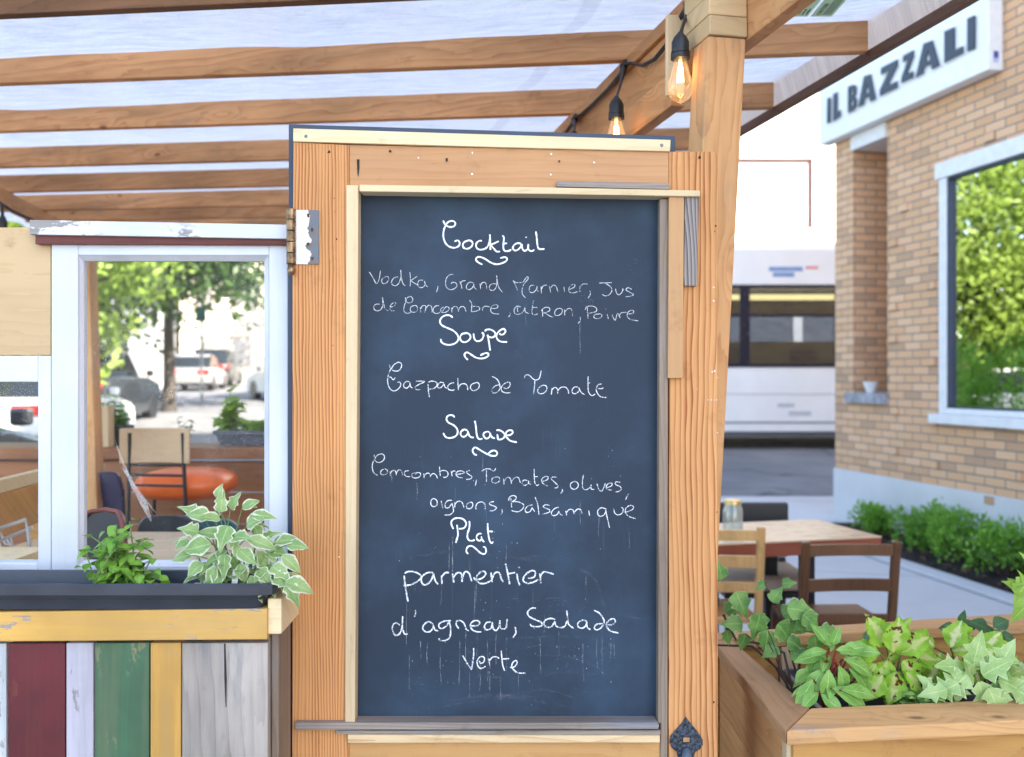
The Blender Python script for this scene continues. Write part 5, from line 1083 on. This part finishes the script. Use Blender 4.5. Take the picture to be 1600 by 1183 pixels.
bush('counter_plant', 'thin dark seedling behind the wooden stool back', (P(285,690,yc+.25).x, yc+.28, zc+.0), 5, .07, .08, .17, .035, 'ovate', LDARK, ST_D, 44)
# bar stool with orange seat
ys = 4.05; xs = P(245,700,ys).x; r = thing('bar_stool', 'bar stool with wooden back board, black iron frame and orange padded seat', 'bar stool', (xs,ys+.2,.3))
zT, zB = P(0,669,ys).z, P(0,724,ys).z; m = MB(); pts = []; n = 10
for i in range(n+1): q = i/n*2-1; pts.append((xs+q*.147, ys+.05*(1-q*q)-.03))
f_ = [V((x,y,0)) for x,y in pts]; b_ = [V((x,y+.014,0)) for x,y in reversed(pts)]
m.prism([p+V((0,0,zB)) for p in f_+b_], (0,0,zT-zB)); obj('back_board', m, wood('stool_plywood', (.52,.36,.22), (.40,.25,.14), 'X', 14, .4, 4, var=.2), r, bev=.004)
for s in (-1,1):
    x = xs+s*.112; m = MB(); m.tube([V((x,ys+.005-.012,zT-.02)),V((x+s*.004,ys-.004,zB-.02)),V((x+s*.012,ys+.01,.85)),V((x+s*.05,ys-.04,.31))], .0085, 8); obj('leg', m, M_STEEL, r, smooth=60)
    m = MB(); m.tube([V((x+s*.03,ys+.36,1.02)),V((x+s*.06,ys+.40,.31))], .0085, 8); obj('leg', m, M_STEEL, r, smooth=60)
for y_ in (720+14,720+30,720+46):
    m = MB(); z = P(0,y_-8,ys).z; m.tube([V((xs-.112,ys,z)),V((xs+.112,ys,z-.004))], .006, 8); obj('stretcher', m, M_STEEL, r, smooth=60)
m = MB(); m.tube([V((xs-.15,ys,.55)),V((xs+.15,ys,.55)),V((xs+.16,ys+.38,.55)),V((xs-.16,ys+.38,.55)),V((xs-.15,ys,.55))], .007, 8); obj('footrest', m, M_STEEL, r)
m = MB(); nx_, ny_ = 16, 12
M_OR = plain('orange_vinyl', (.88,.15,.02), .32, var=.06)
sq = lambda q, e=.55: math.copysign(abs(q)**e, q)
for i in range(nx_+1):
    t = math.pi*i/nx_-math.pi/2
    for k in range(24):
        a = 2*math.pi*k/24; m.v.append(V((xs+.055+sq(math.cos(a))*.205*sq(math.cos(t),.6), ys+.22+sq(math.sin(a))*.19*sq(math.cos(t),.6), 1.025+.068*math.sin(t))))
for i in range(nx_):
    for k in range(24): l = (k+1)%24; m.f.append((i*24+k,i*24+l,(i+1)*24+l,(i+1)*24+k)); m.mi.append(0)
obj('seat', m, M_OR, r, smooth=60)
# table and two dark chairs
r = thing('wooden_table', 'light wooden plank table just behind the window', 'table', (-1.1,3.1,.3))
for k in range(3): m = MB(); m.box(-1.62,-.62,2.86+k*.18,2.86+k*.18+.177,.91,.95); obj('tabletop_board', m, wood('pale_table', (.72,.56,.38), (.62,.44,.27), 'X', 20, .4, 3, rough=.4, var=.1), r, bev=.003)
m = MB(); m.box(-1.55,-.69,2.9,3.34,.86,.909); obj('apron', m, W_PALEX, r)
for x in (-1.55,-.75):
    for y in (2.9,3.28): m = MB(); m.box(x,x+.06,y,y+.06,.3,.86); obj('leg', m, M_STEEL, r)
def shell_chair(label, x, y, w_, zb_, zt_, seat_z, c, back_dir, rim=None):
    r = thing('dining_chair', label, 'chair', (x,y,.3)); m = MB(); n = 14; out = []
    for i in range(n+1):                        # rounded back panel outline
        a = math.pi*i/n; out.append((x+sq(math.cos(a),.45)*w_/2, zb_+(zt_-zb_)*sq(math.sin(a),.45)))
    m.prism([V((px_, y+.05*((px_-x)/(w_/2))**2*back_dir, z)) for px_, z in out], (0,.03,0)); bo = obj('backrest', m, plain('chair_vinyl_'+str(len(label)), c, .35), r, bev=.008, smooth=50)
    if rim: m = MB(); m.tube([V((px_, y-.004+.05*((px_-x)/(w_/2))**2*back_dir, z)) for px_, z in out], .007, 6); obj('piping', m, plain('oxblood_piping', rim, .4), bo, smooth=60)
    m = MB(); m.box(x-w_/2,x+w_/2,min(y,y-back_dir*.42),max(y,y-back_dir*.42),seat_z-.05,seat_z); obj('seat', m, M_BLACK, r, bev=.02)
    for sx in (-1,1):
        for yy in (y, y-back_dir*.38): m = MB(); m.tube([V((x+sx*(w_/2-.03),yy,seat_z-.05)),V((x+sx*(w_/2),yy,.305))], .012, 8); obj('leg', m, M_STEEL, r)
    return r
shell_chair('dark chair with rounded back and red piping, at the left end of the pale table', P(166,830,2.72).x, 2.72, .15, .78, P(0,796,2.72).z, .76, (.014,.016,.03), -1, (.20,.04,.03))
shell_chair('dark grey chair pushed against the far side of the pale table', P(255,820,3.52).x, 3.52, .25, .72, P(0,806,3.52).z, .76, (.05,.055,.065), 1)
shell_chair('teal chair on the far side of the pale table, right of the grey one', P(330,820,3.56).x, 3.56, .20, .72, P(0,812,3.56).z, .76, (.03,.13,.17), 1)
shell_chair('dark blue chair under the bar counter behind the glass', P(160,760,4.2).x, 4.22, .13, .78, P(0,738,4.2).z, .76, (.02,.02,.075), 1)
# plank rail with scrolled iron and a low bench behind the small window
r = thing('plank_rail', 'low wooden plank rail with a scrolled iron panel, behind the small window', 'railing', (-1.8,3.2,.3))
a, b = P(-60,800,2.9), P(64,738,3.5)
m = MB(); m.obox(V((a.x,a.y,1.12)), V((b.x-a.x,b.y-a.y,0)), V((.03,-.03,0)), V((0,0,.045))); obj('cap', m, W_PALEX, r, bev=.003)
m = MB(); m.obox(V((a.x+.01,a.y,.98)), V((b.x-a.x,b.y-a.y,0)), V((.02,-.02,0)), V((0,0,.139))); obj('board', m, W_BOX, r, bev=.003)
m = MB(); m.obox(V((b.x-.02,b.y-.04,.3)), V((.07,0,0)), V((0,.07,0)), V((0,0,.82))); obj('leg', m, W_BOX, r, bev=.003)
M_PEW = plain('pewter_iron', (.40,.41,.43), .4, .5); m = MB()
yq = 2.95; m.tube([P(-20,832,yq),P(40,812,yq),P(44,835,yq),P(47,868,yq)], .006, 6); m.tube([P(-20,858,yq),P(0,845,yq),P(50,824,yq)], .005, 6)
m.tube([P(0,832,yq),P(8,850,yq),P(20,852,yq),P(16,838,yq),P(10,842,yq),P(20,858,yq)], .004, 6); m.tube([P(-6,836,yq),P(2,858,yq)], .004, 6); obj('scroll_panel', m, M_PEW, r, smooth=60)
m = MB(); m.box(-1.75,-1.40,2.62,2.90,.955,.985); m2 = MB(); m2.box(-1.72,-1.68,2.66,2.70,.3,.954); m2.box(-1.47,-1.43,2.80,2.84,.3,.954)
box_thing('side_table', 'small pale wooden side table behind the lower left pane', 'side table', (-1.55,2.75,.3), [('top', m, W_PALEX, dict(bev=.003)), ('leg', m2, W_PALEZ, {})])

# ------------------------------------------------------------------ cedar planter on the right
zt = .80; hgt = .030
of0, if0 = G(1229,1142,zt), G(1266,1106,zt); of1, if1 = G(1600,1125,zt), G(1600,1091,zt)
of1 = of0+(of1-of0)*1.9; if1 = if0+(if1-if0)*1.9
ob0, ib0 = V((.537,2.62,zt)), V((.605,2.53,zt)); bf0, bf1 = G(1125,1000,zt), G(1600,975,zt); bb0, bb1 = G(1125,989,zt), G(1600,958,zt)
bf1 = bf0+(bf1-bf0)*1.5; bb1 = bb0+(bb1-bb0)*1.5
ced = thing('cedar_planter', 'square cedar planter box with mitred top rails, right of the chalkboard', 'planter box', (1.1,2.2,0))
dz = V((0,0,-hgt))
m = MB(); m.prism([of0,of1,if1,if0], dz); obj('top_rail', m, W_RAILT, ced, bev=.004)
il = bf0+(bf1-bf0)*.0; m = MB(); m.prism([of0+V((-.001,.0015,0)),if0+V((-.001,.0015,0)),V((.585,2.548,zt)),V((.534,2.541,zt))], dz); obj('top_rail', m, W_RAILY, ced, bev=.004)
m = MB(); m.prism([bf0+V((-.03,.003,0)),bf1+V((0,.003,0)),bb1,bb0+V((-.03,0,0))], dz); obj('top_rail', m, W_RAILT, ced, bev=.004)
fd = (of1-of0).normalized(); fnm = V((-fd.y,fd.x,0)); bd = (bf1-bf0).normalized(); bn = V((-bd.y,bd.x,0))
Lf = (of1-of0).length
for k in range(5):
    z0 = .77-.0005-(k+1)*.15+.002; m = MB(); m.obox(of0+fd*.022+fnm*.018+V((0,0,z0-zt)), fd*(Lf-.02), fnm*.02, V((0,0,.147))); obj('front_board', m, W_BOX, ced, bev=.002)
    m = MB(); m.obox(V((of0.x+.015,of0.y+.052,z0)), V((-.006,.60,0)), V((.02,0,0)), V((0,0,.147))); obj('side_board', m, W_BOXY, ced, bev=.002)
    m = MB(); m.obox(bf0+bn*.022+V((-.02,0,z0-zt)), bd*1.5, bn*.02, V((0,0,.147))); obj('back_board', m, W_BOX, ced, bev=.002)
m = MB(); m.obox(V((of0.x+.008,of0.y+.028,0)), V((.012,.002,0)), V((-.002,.026,0)), V((0,0,.7685))); obj('corner_trim', m, W_PALEZ, ced, bev=.002)
for q in (.18,.95): m = MB(); m.obox(bf0+bd*q+bn*.008+V((0,0,-zt)), bd*.045, bn*.013, V((0,0,.769))); obj('cleat', m, W_PALEZ, ced, bev=.002)
m = MB()
for (x,y) in ((1240,1160),):
    m.lathe(P(x,y,1.905), [(0,0),(.004,.0),(.005,.0015),(.005,.003)], 12, (0,1,0))
obj('screw', m, M_SCREW, ced)
trough('black plastic trough sunk inside the cedar planter, nearer the front', .70, 1.95, 2.13, 2.30, .60, .14)
trough('black plastic trough sunk inside the cedar planter, behind the other one', .70, 1.95, 2.33, 2.50, .60, .14)
m = MB(); m.box(.60,2.0,2.09,2.53,.56,.585); obj('tray', m, M_BLACK, ced)
# planter plants
def splant(nm, label, base, leaves, mat, stm, sh, L, wr, curl=.25, fold=.12, ser=0, rip=0, stemr=.0022, dsp=.02, matidx=None, nv=12, up=(0,-.8,.8), stemp=.75, dbl=True):
    r = thing(nm, label, 'plant', base); ms_ = MB(); ml = MB(); b0 = V(base)
    for (x,y,Y,dx,dz_,*q) in leaves:
        p = P(x,y,Y); d = V((dx,random.uniform(-.45,.1),dz_)).normalized(); s_ = q[0] if q else 1
        for g_ in range(2 if dbl else 1):
            if g_: p2 = p + V((random.uniform(-.022,.022), random.uniform(.0,.035), random.uniform(-.03,.015))); leaf(ml, p2, (d+rdir(-40,40)*.9).normalized(), V(up)+V((random.uniform(-.4,.4),0,random.uniform(0,.4))), L*s_*random.uniform(.55,.95), L*s_*wr*random.uniform(.55,.9), sh, curl*random.uniform(.5,1.6), fold, ser, nv, rip)
        if random.random() < stemp: ms_.tube(stem_pts(b0+V((random.uniform(-dsp,dsp),random.uniform(-dsp,dsp),0)), p, V((0,0,.02)), 6), [stemr]*4+[stemr*.7]*3, 6)
        leaf(ml, p, d, V(up)+V((random.uniform(-.3,.3),0,0)), L*s_*random.uniform(.9,1.1), L*s_*wr*random.uniform(.9,1.1), sh, curl*random.uniform(.5,1.4), fold, ser, nv, rip)
    obj('stems', ms_, stm, r, smooth=60); obj('foliage', ml, mat, r, recalc=False, smooth=70); return r
random.seed(51)
b_ivy = (P(1238,1085,2.18).x, 2.18, .735)
splant('ivy_plant', 'trailing dark green ivy on woody stems, at the left corner of the cedar planter', b_ivy,
  [(1150,925,2.32,.4,-1,1.1),(1128,905,2.34,-.2,1,.8),(1188,958,2.2,-.2,-1,1.15),(1178,962,2.22,.5,-.9,1),(1160,975,2.28,-1,.1,.85),(1205,940,2.24,.7,.9,.7),(1195,910,2.35,-.4,-.25,.55),(1222,912,2.35,.9,.2,.55),(1215,975,2.2,.6,-.7,1.1),(1200,985,2.2,-.1,-1,.95),(1230,950,2.2,1,-.15,1.2),(1222,960,2.24,1,.4,.9),(1245,965,2.2,.9,-.6,1.1),(1255,960,2.18,.8,-.7,1),(1280,985,2.16,.9,-.35,1.1),(1272,992,2.16,.2,-1,.9),(1230,1000,2.2,1,-.5,.85),(1215,1010,2.2,-.8,-.5,.8),(1235,1018,2.2,.7,-.2,.85),(1165,990,2.3,-.3,-1,.7),(1135,985,2.36,.2,-1,.7),(1133,955,2.36,.6,.3,.8),(1240,990,2.22,.1,.9,.8),(1260,1010,2.2,.6,-.7,.75)],
  LIVY, ST_D, 'ivy', .062, .86, .2, .1, stemr=.0015, up=(0,-1,.55), stemp=.4, dsp=.03, dbl=False)
m = MB()
for k, pl in enumerate(([(1238,1085,2.18),(1215,1045,2.22),(1175,1010,2.3),(1120,1008,2.4)],[(1240,1085,2.18),(1225,1020,2.2),(1190,1006,2.28),(1150,1000,2.34),(1130,960,2.36)],[(1244,1085,2.18),(1250,1030,2.19),(1290,990,2.17)])):
    m.tube(crom_pts := [P(*q) for q in pl], .003, 6)
bpy.data.objects['ivy_plant']; obj('runner', m, ST_D, bpy.data.objects['ivy_plant'], smooth=60)
random.seed(52)
splant('impatiens_plant', 'impatiens with long pointed striped leaves and red buds, front left of the cedar planter', (P(1290,1090,2.12).x,2.12,.735),
  [(1293,1022,2.1,-1,-.15,1.1),(1300,1030,2.09,-.8,-.7,1),(1285,1045,2.08,-.7,-.9,1.05),(1295,1045,2.06,-.1,-1,1.15),(1310,1040,2.06,.35,-1,1.1),(1318,1030,2.08,1,-.35,1.15),(1312,1020,2.1,.9,.35,.95),(1295,1012,2.1,-.4,.9,.75),(1300,1010,2.1,.2,1,.7),(1326,1045,2.08,.9,-.6,1.2),(1270,1062,2.06,-.6,-.8,1),(1300,1075,2.05,.9,-.3,1.1),(1315,1078,2.04,1,-.05,1.1),(1278,1082,2.05,-.6,-.2,.8),(1345,1058,2.1,.6,-.9,.7),(1330,1018,2.12,.9,.1,.9),(1292,1018,2.07,-.6,.1,.7),(1306,1016,2.06,.6,.1,.6)],
  LIMP, plain('impatiens_stem', (.20,.03,.025), .5), 'lance', .078, .42, .35, .16, stemr=.003, dsp=.008)
m = MB()
for k in range(9): p = P(random.uniform(1285,1312),random.uniform(1030,1055),2.09); m.tube([p, p+rdir(20,80)*.018], [.0035,.0015], 6)
obj('bud', m, plain('crimson_bud', (.25,.01,.02), .5), bpy.data.objects['impatiens_plant'], smooth=60)
random.seed(53)
splant('coleus_plant', 'lime coleus with dark blotched leaves in the middle of the cedar planter', (P(1400,1095,2.2).x,2.2,.735),
  [(1385,1010,2.18,-.5,.9,1.15),(1395,1020,2.16,.2,1,1.1),(1375,1022,2.16,-1,.2,1),(1388,1030,2.14,-.3,-1,1.1),(1408,1020,2.16,.8,.7,1),(1410,1032,2.14,.6,-.8,1.05),(1370,1038,2.14,-.8,-.7,.95),(1425,1030,2.16,1,.1,1),(1400,1050,2.12,-.2,-1,1.1),(1380,1055,2.12,-.7,-.8,.9),(1415,1050,2.12,.7,-.7,.9),(1362,1050,2.13,-1,-.3,.8),(1355,1030,2.2,-1,.3,.8)],
  LCOR, ST_G, 'ovate', .080, .74, .3, .12, ser=.22, rip=.05, stemr=.003, dsp=.012, nv=20)
splant('coleus_plant', 'lime coleus with cream centred leaves, right of the blotched one', (P(1500,1090,2.28).x,2.28,.735),
  [(1460,1010,2.24,-.7,.6,1.1),(1470,1020,2.2,-.4,-.9,1.1),(1485,1012,2.22,.4,.9,1.05),(1505,1020,2.22,.9,.3,1.1),(1490,1030,2.2,.5,-.9,1.05),(1515,1030,2.22,1,-.2,1.1),(1535,1018,2.24,.8,.8,1),(1545,1030,2.24,1,-.1,1),(1520,1045,2.2,.6,-.9,.9),(1450,1035,2.2,-1,-.2,.9),(1510,1005,2.26,-.2,1,.9),(1550,1012,2.28,1,.3,.8)],
  LCOL, ST_G, 'ovate', .076, .72, .3, .12, ser=.22, rip=.05, stemr=.003, dsp=.012, nv=20)
splant('oval_leaf_plant', 'dark green oval leaves rising at the back of the cedar planter', (P(1530,1080,2.44).x,2.44,.735),
  [(1495,985,2.42,-.8,.3,.8),(1505,982,2.42,.7,.4,.8),(1500,990,2.4,.1,-.9,.7),(1545,985,2.42,-.8,.5,.9),(1552,980,2.42,.8,.4,.9),(1548,990,2.4,.9,-.4,.9),(1560,995,2.42,1,0,.8),(1555,1002,2.4,.8,-.5,.8),(1380,990,2.42,-.8,.1,.8),(1370,1000,2.4,-.9,-.3,.8)],
  LDARK, ST_G, 'ovate', .062, .74, .3, .15, stemr=.0022)
bush('mint_plant', 'small pale green mint like plant in front of the two coleus', (P(1450,1095,2.10).x,2.10,.735), 30, .085, .02, .105, .030, 'ovate', LMINT, ST_G, 54)
random.seed(55)
splant('silver_ivy_plant', 'silvery green ivy with star shaped leaves at the right of the cedar planter', (P(1550,1095,2.12).x,2.12,.735),
  [(1505,1045,2.1,-.9,.3,1),(1520,1040,2.1,.1,1,1.05),(1512,1055,2.08,-.8,-.5,1.1),(1535,1055,2.08,.6,.5,1.1),(1530,1065,2.07,.2,-.9,1.1),(1555,1050,2.1,.5,.9,1.1),(1560,1062,2.08,.9,-.3,1.2),(1545,1075,2.06,.3,-.8,1),(1580,1065,2.09,1,.2,1.1),(1590,1078,2.07,.8,-.5,1.1),(1498,1068,2.07,-.9,-.4,1),(1600,1060,2.1,.9,.4,1),(1570,1080,2.06,-.3,-.8,.9),(1480,1078,2.06,-.9,-.2,.9),(1615,1075,2.08,1,-.1,1)],
  LSILV, ST_G, 'star', .075, .80, .25, .1, stemr=.0022, up=(0,-.9,.7))
splant('lime_shrub', 'lime green leafy stem at the right edge of the picture', (P(1640,1080,2.3).x,2.3,.735),
  [(1606,905,2.3,-.6,-.8,1),(1600,925,2.3,-.7,.5,.9),(1612,940,2.28,-.8,-.6,1.1),(1618,895,2.3,-.5,.9,.9),(1600,1045,2.24,-.9,.2,.9),(1590,1040,2.24,-.6,.6,.8),(1605,1055,2.2,-.6,-.7,.9),(1620,925,2.28,.4,-.9,1),(1640,900,2.3,.6,.5,1),(1635,960,2.26,-.4,-1,1)], LLIME, ST_G, 'ivy', .07, .72, .3, .1)

# ------------------------------------------------------------------ table and chairs on the pavement
tb = thing('patio_table', 'wooden patio table with a thick red brown edge on the pavement', 'table', (1.2,4.6,0))
q0, q1 = V((1.734,4.5,.75)), V((.60,4.205,.75)); w_ = (q0-q1).normalized(); dp = V((-w_.y,w_.x,0))*.56
m = MB(); m.prism([q1,q0,q0+dp,q1+dp], (0,0,-.008)); obj('tabletop', m, W_TAB, tb, bev=.002)
m = MB(); m.obox(q1+V((0,0,-.07))+dp*.004, w_*((q0-q1).length-.003), dp*.99, V((0,0,.0615))); obj('apron', m, W_TABE, tb, bev=.002)
for a in (.30,.72):
    for b in (.2,.8): p = q1+(q0-q1)*a+dp*b; m = MB(); m.obox(V((p.x-.03,p.y-.03,.0)), V((.06,0,0)), V((0,.06,0)), V((0,0,.728))); obj('leg', m, M_STEEL, tb)
def ladder(label, x, y, w_, zt_, mat, slats, zseat, post=.034, lean=.05, seatmat=None, facing=1, rz=0):
    r = thing('wooden_chair', label, 'chair', (x,y,0)); c, s = math.cos(rz), math.sin(rz)
    def tr(m): m.v = [V((x+(p.x*c-p.y*s), y+(p.x*s+p.y*c), p.z)) for p in m.v]; return m
    for sx in (-1,1):
        xx = sx*(w_/2-post/2); m = MB(); sec = []
        m.prism([V((xx-post/2,.02+.05,0)),V((xx+post/2,.05+.02,0)),V((xx+post/2,.05+.055,0)),V((xx-post/2,.05+.055,0))], (0,-.03,.45))
        m.prism([V((xx-post/2,.04,.4505)),V((xx+post/2,.04,.4505)),V((xx+post/2,.075,.4505)),V((xx-post/2,.075,.4505))], (0,-lean,zt_-.4505)); obj('leg', tr(m), mat, r, bev=.008, seg=3)
        m = MB(); m.box(xx-post/2,xx+post/2,.40,.435,0,.43); obj('leg', tr(m), mat, r, bev=.004)
    for (za, zb_) in slats:
        yy = .045-lean*((za+zb_)/2-.45)/(zt_-.45); m = MB(); n = 6; f_ = []
        for i in range(n+1): q = i/n*2-1; f_.append(V((q*(w_/2-post+.002), yy+.02*(1-q*q), za)))
        m.prism(f_+[p+V((0,.018,0)) for p in reversed(f_)], (0,0,zb_-za)); obj('slat', tr(m), mat, r, bev=.003)
    m = MB(); m.box(-w_/2+.005,w_/2-.005,.085,.44,zseat-.03,zseat); obj('seat', tr(m), seatmat or mat, r, bev=.008)
    for yy in (.055,.41): m = MB(); m.box(-w_/2+post,w_/2-post,yy,yy+.018,.2,.225); obj('stretcher', tr(m), mat, r)
    return r
ladder('dark brown ladder back chair at the near side of the patio table', (1.207+1.613)/2, 3.98, .415, .815, W_CHB, ((.752,.80),(.60,.652),(.458,.50)), .452, rz=.04)
ladder('honey coloured wooden chair partly behind the chalkboard post', .87, 4.10, .43, .855, W_CHL, ((.795,.84),(.675,.728),(.565,.612)), .45, rz=.02)
r = thing('cushion_chair', 'black chair with a beige cushion at the far side of the patio table', 'chair', (1.28,5.0,0))
m = MB(); m.box(1.06,1.50,5.20,5.235,.52,.815); obj('backrest', m, M_BLACK, r, bev=.012)
m = MB(); m.box(1.04,1.50,4.72,5.19,.44,.50); obj('cushion', m, plain('beige_cushion', (.50,.40,.30), .8), r, bev=.022, smooth=40)
m = MB(); m.box(1.05,1.49,4.73,5.18,.405,.438); obj('seat', m, M_STEEL, r)
for x in (1.06,1.44):
    for y in (4.75,5.17): m = MB(); m.box(x,x+.035,y,y+.035,0,.404 if y < 5 else .52); obj('leg', m, M_STEEL, r)
jb = V((P(1145,828,4.55).x, 4.55, .7505)); r = thing('glass_jar', 'clear glass jar with a gold screw lid on the patio table', 'jar', jb)
m = MB(); m.lathe(jb, [(.038,0),(.045,.006),(.047,.02),(.047,.115),(.042,.13),(.038,.136),(.038,.15),(.036,.15),(.036,.134),(.044,.112),(.044,.02),(.0,.008)], 24)
def jar_glass():
    t = NT('jar_glass'); tr = t.n('BsdfTransparent', {0: (.90,.94,.93,1)}); gl = t.n('BsdfGlossy', {'Roughness': .03}); lw = t.n('LayerWeight', {0: .4}); df = t.n('BsdfDiffuse', {0: (.8,.83,.82,1)})
    ms = t.n('MixShader'); t.set(ms.inputs[0], t.math('MULTIPLY_ADD', lw.outputs['Facing'], .5, .06)); t.set(ms.inputs[1], tr.outputs[0]); t.set(ms.inputs[2], gl.outputs[0])
    m2 = t.n('MixShader', {0: .12}); t.set(m2.inputs[1], ms.outputs[0]); t.set(m2.inputs[2], df.outputs[0]); t.set(t.o.inputs[0], m2.outputs[0]); return t.m
obj('body', m, jar_glass(), r, smooth=50)
m = MB(); m.lathe(jb+V((0,0,.144)), [(.0405,0),(.0405,.016),(.038,.019),(0,.019)], 24); obj('lid', m, plain('gold_lid', (.62,.45,.18), .35, .7), r, smooth=40)

# ------------------------------------------------------------------ clipped shrubs in the bed
LSHR = leafmat('boxwood_leaf', (.10,.29,.03), (.25,.48,.07), trans=.35, veins=.2)
def shrub(label, x, y, rad, ht, seed):
    random.seed(seed); r = thing('boxwood_shrub', label, 'shrub', (x,y,.03), 'boxwood shrubs along the brick wall'); m = MB(); s_ = MB(); b0 = V((x,y,.03))
    lob = [(V((random.gauss(0,.45),random.gauss(0,.45),random.uniform(.35,.8))), random.uniform(.3,.52)) for _ in range(14)]
    for i in range(1500 if ht < 1 else 9000):
        c, q = random.choice(lob); d = V((random.gauss(0,1),random.gauss(0,1),random.gauss(0,1))).normalized(); k = random.uniform(.55,1.05)
        p = c+d*q*k; pp = b0+V((p.x*rad, p.y*rad, max(.02,p.z*ht*.92)))
        if random.random() < .12: pp.z += random.uniform(0,.05)
        dd = (d+V((random.gauss(0,.5),random.gauss(0,.5),.5+random.gauss(0,.4)))).normalized()
        o = len(m.v); L = random.uniform(.028,.05)*(1 if ht < 1 else 1.5); sd = dd.orthogonal().normalized(); sd.rotate(Matrix.Rotation(random.random()*6.3,3,dd))
        nrm = sd.cross(dd)
        for (v_, w_) in ((0,.1),(.4,.5),(.75,.4),(1,.05)):
            for u in (-1,0,1): m.v.append(pp+dd*L*v_+sd*u*w_*L*.5+nrm*abs(u)*.004); m.uv[len(m.v)-1] = (u*.5+.5, v_)
        for a in range(3):
            for b in range(2): k2 = o+a*3+b; m.f.append((k2,k2+1,k2+4,k2+3)); m.mi.append(0)
    for i in range(16):
        c, q = random.choice(lob); s_.tube([b0+V((random.gauss(0,.02),random.gauss(0,.02),-.02)), b0+V((c.x*rad*.9,c.y*rad*.9,c.z*ht*.8))], [.007,.003], 5)
    obj('stems', s_, ST_D, r); obj('foliage', m, LSHR, r, recalc=False); return r
shrub('smallest boxwood shrub, farthest along the brick wall near the building corner', 3.38, 8.8, .22, .30, 61)
shrub('boxwood shrub second from the building corner', 3.52, 8.1, .235, .345, 62)
shrub('boxwood shrub between the second and the big near ones, under the brick wall', 3.52, 7.5, .245, .37, 63)
shrub('large near boxwood shrub at the right edge under the shop window', 3.58, 6.95, .26, .39, 64)
shrub('nearest boxwood shrub, cut off by the right edge of the picture', 3.78, 6.3, .27, .40, 65)

# tall shrub added behind the door: covers the car reflected in the restaurant window
sh = shrub('tall green shrub added at the road kerb to fill the reflection in the restaurant window', -.1, 11.3, .95, 2.15, 71)
sh['group'] = ''; del sh['group']
for ch in sh.children: ch.location.z -= .15
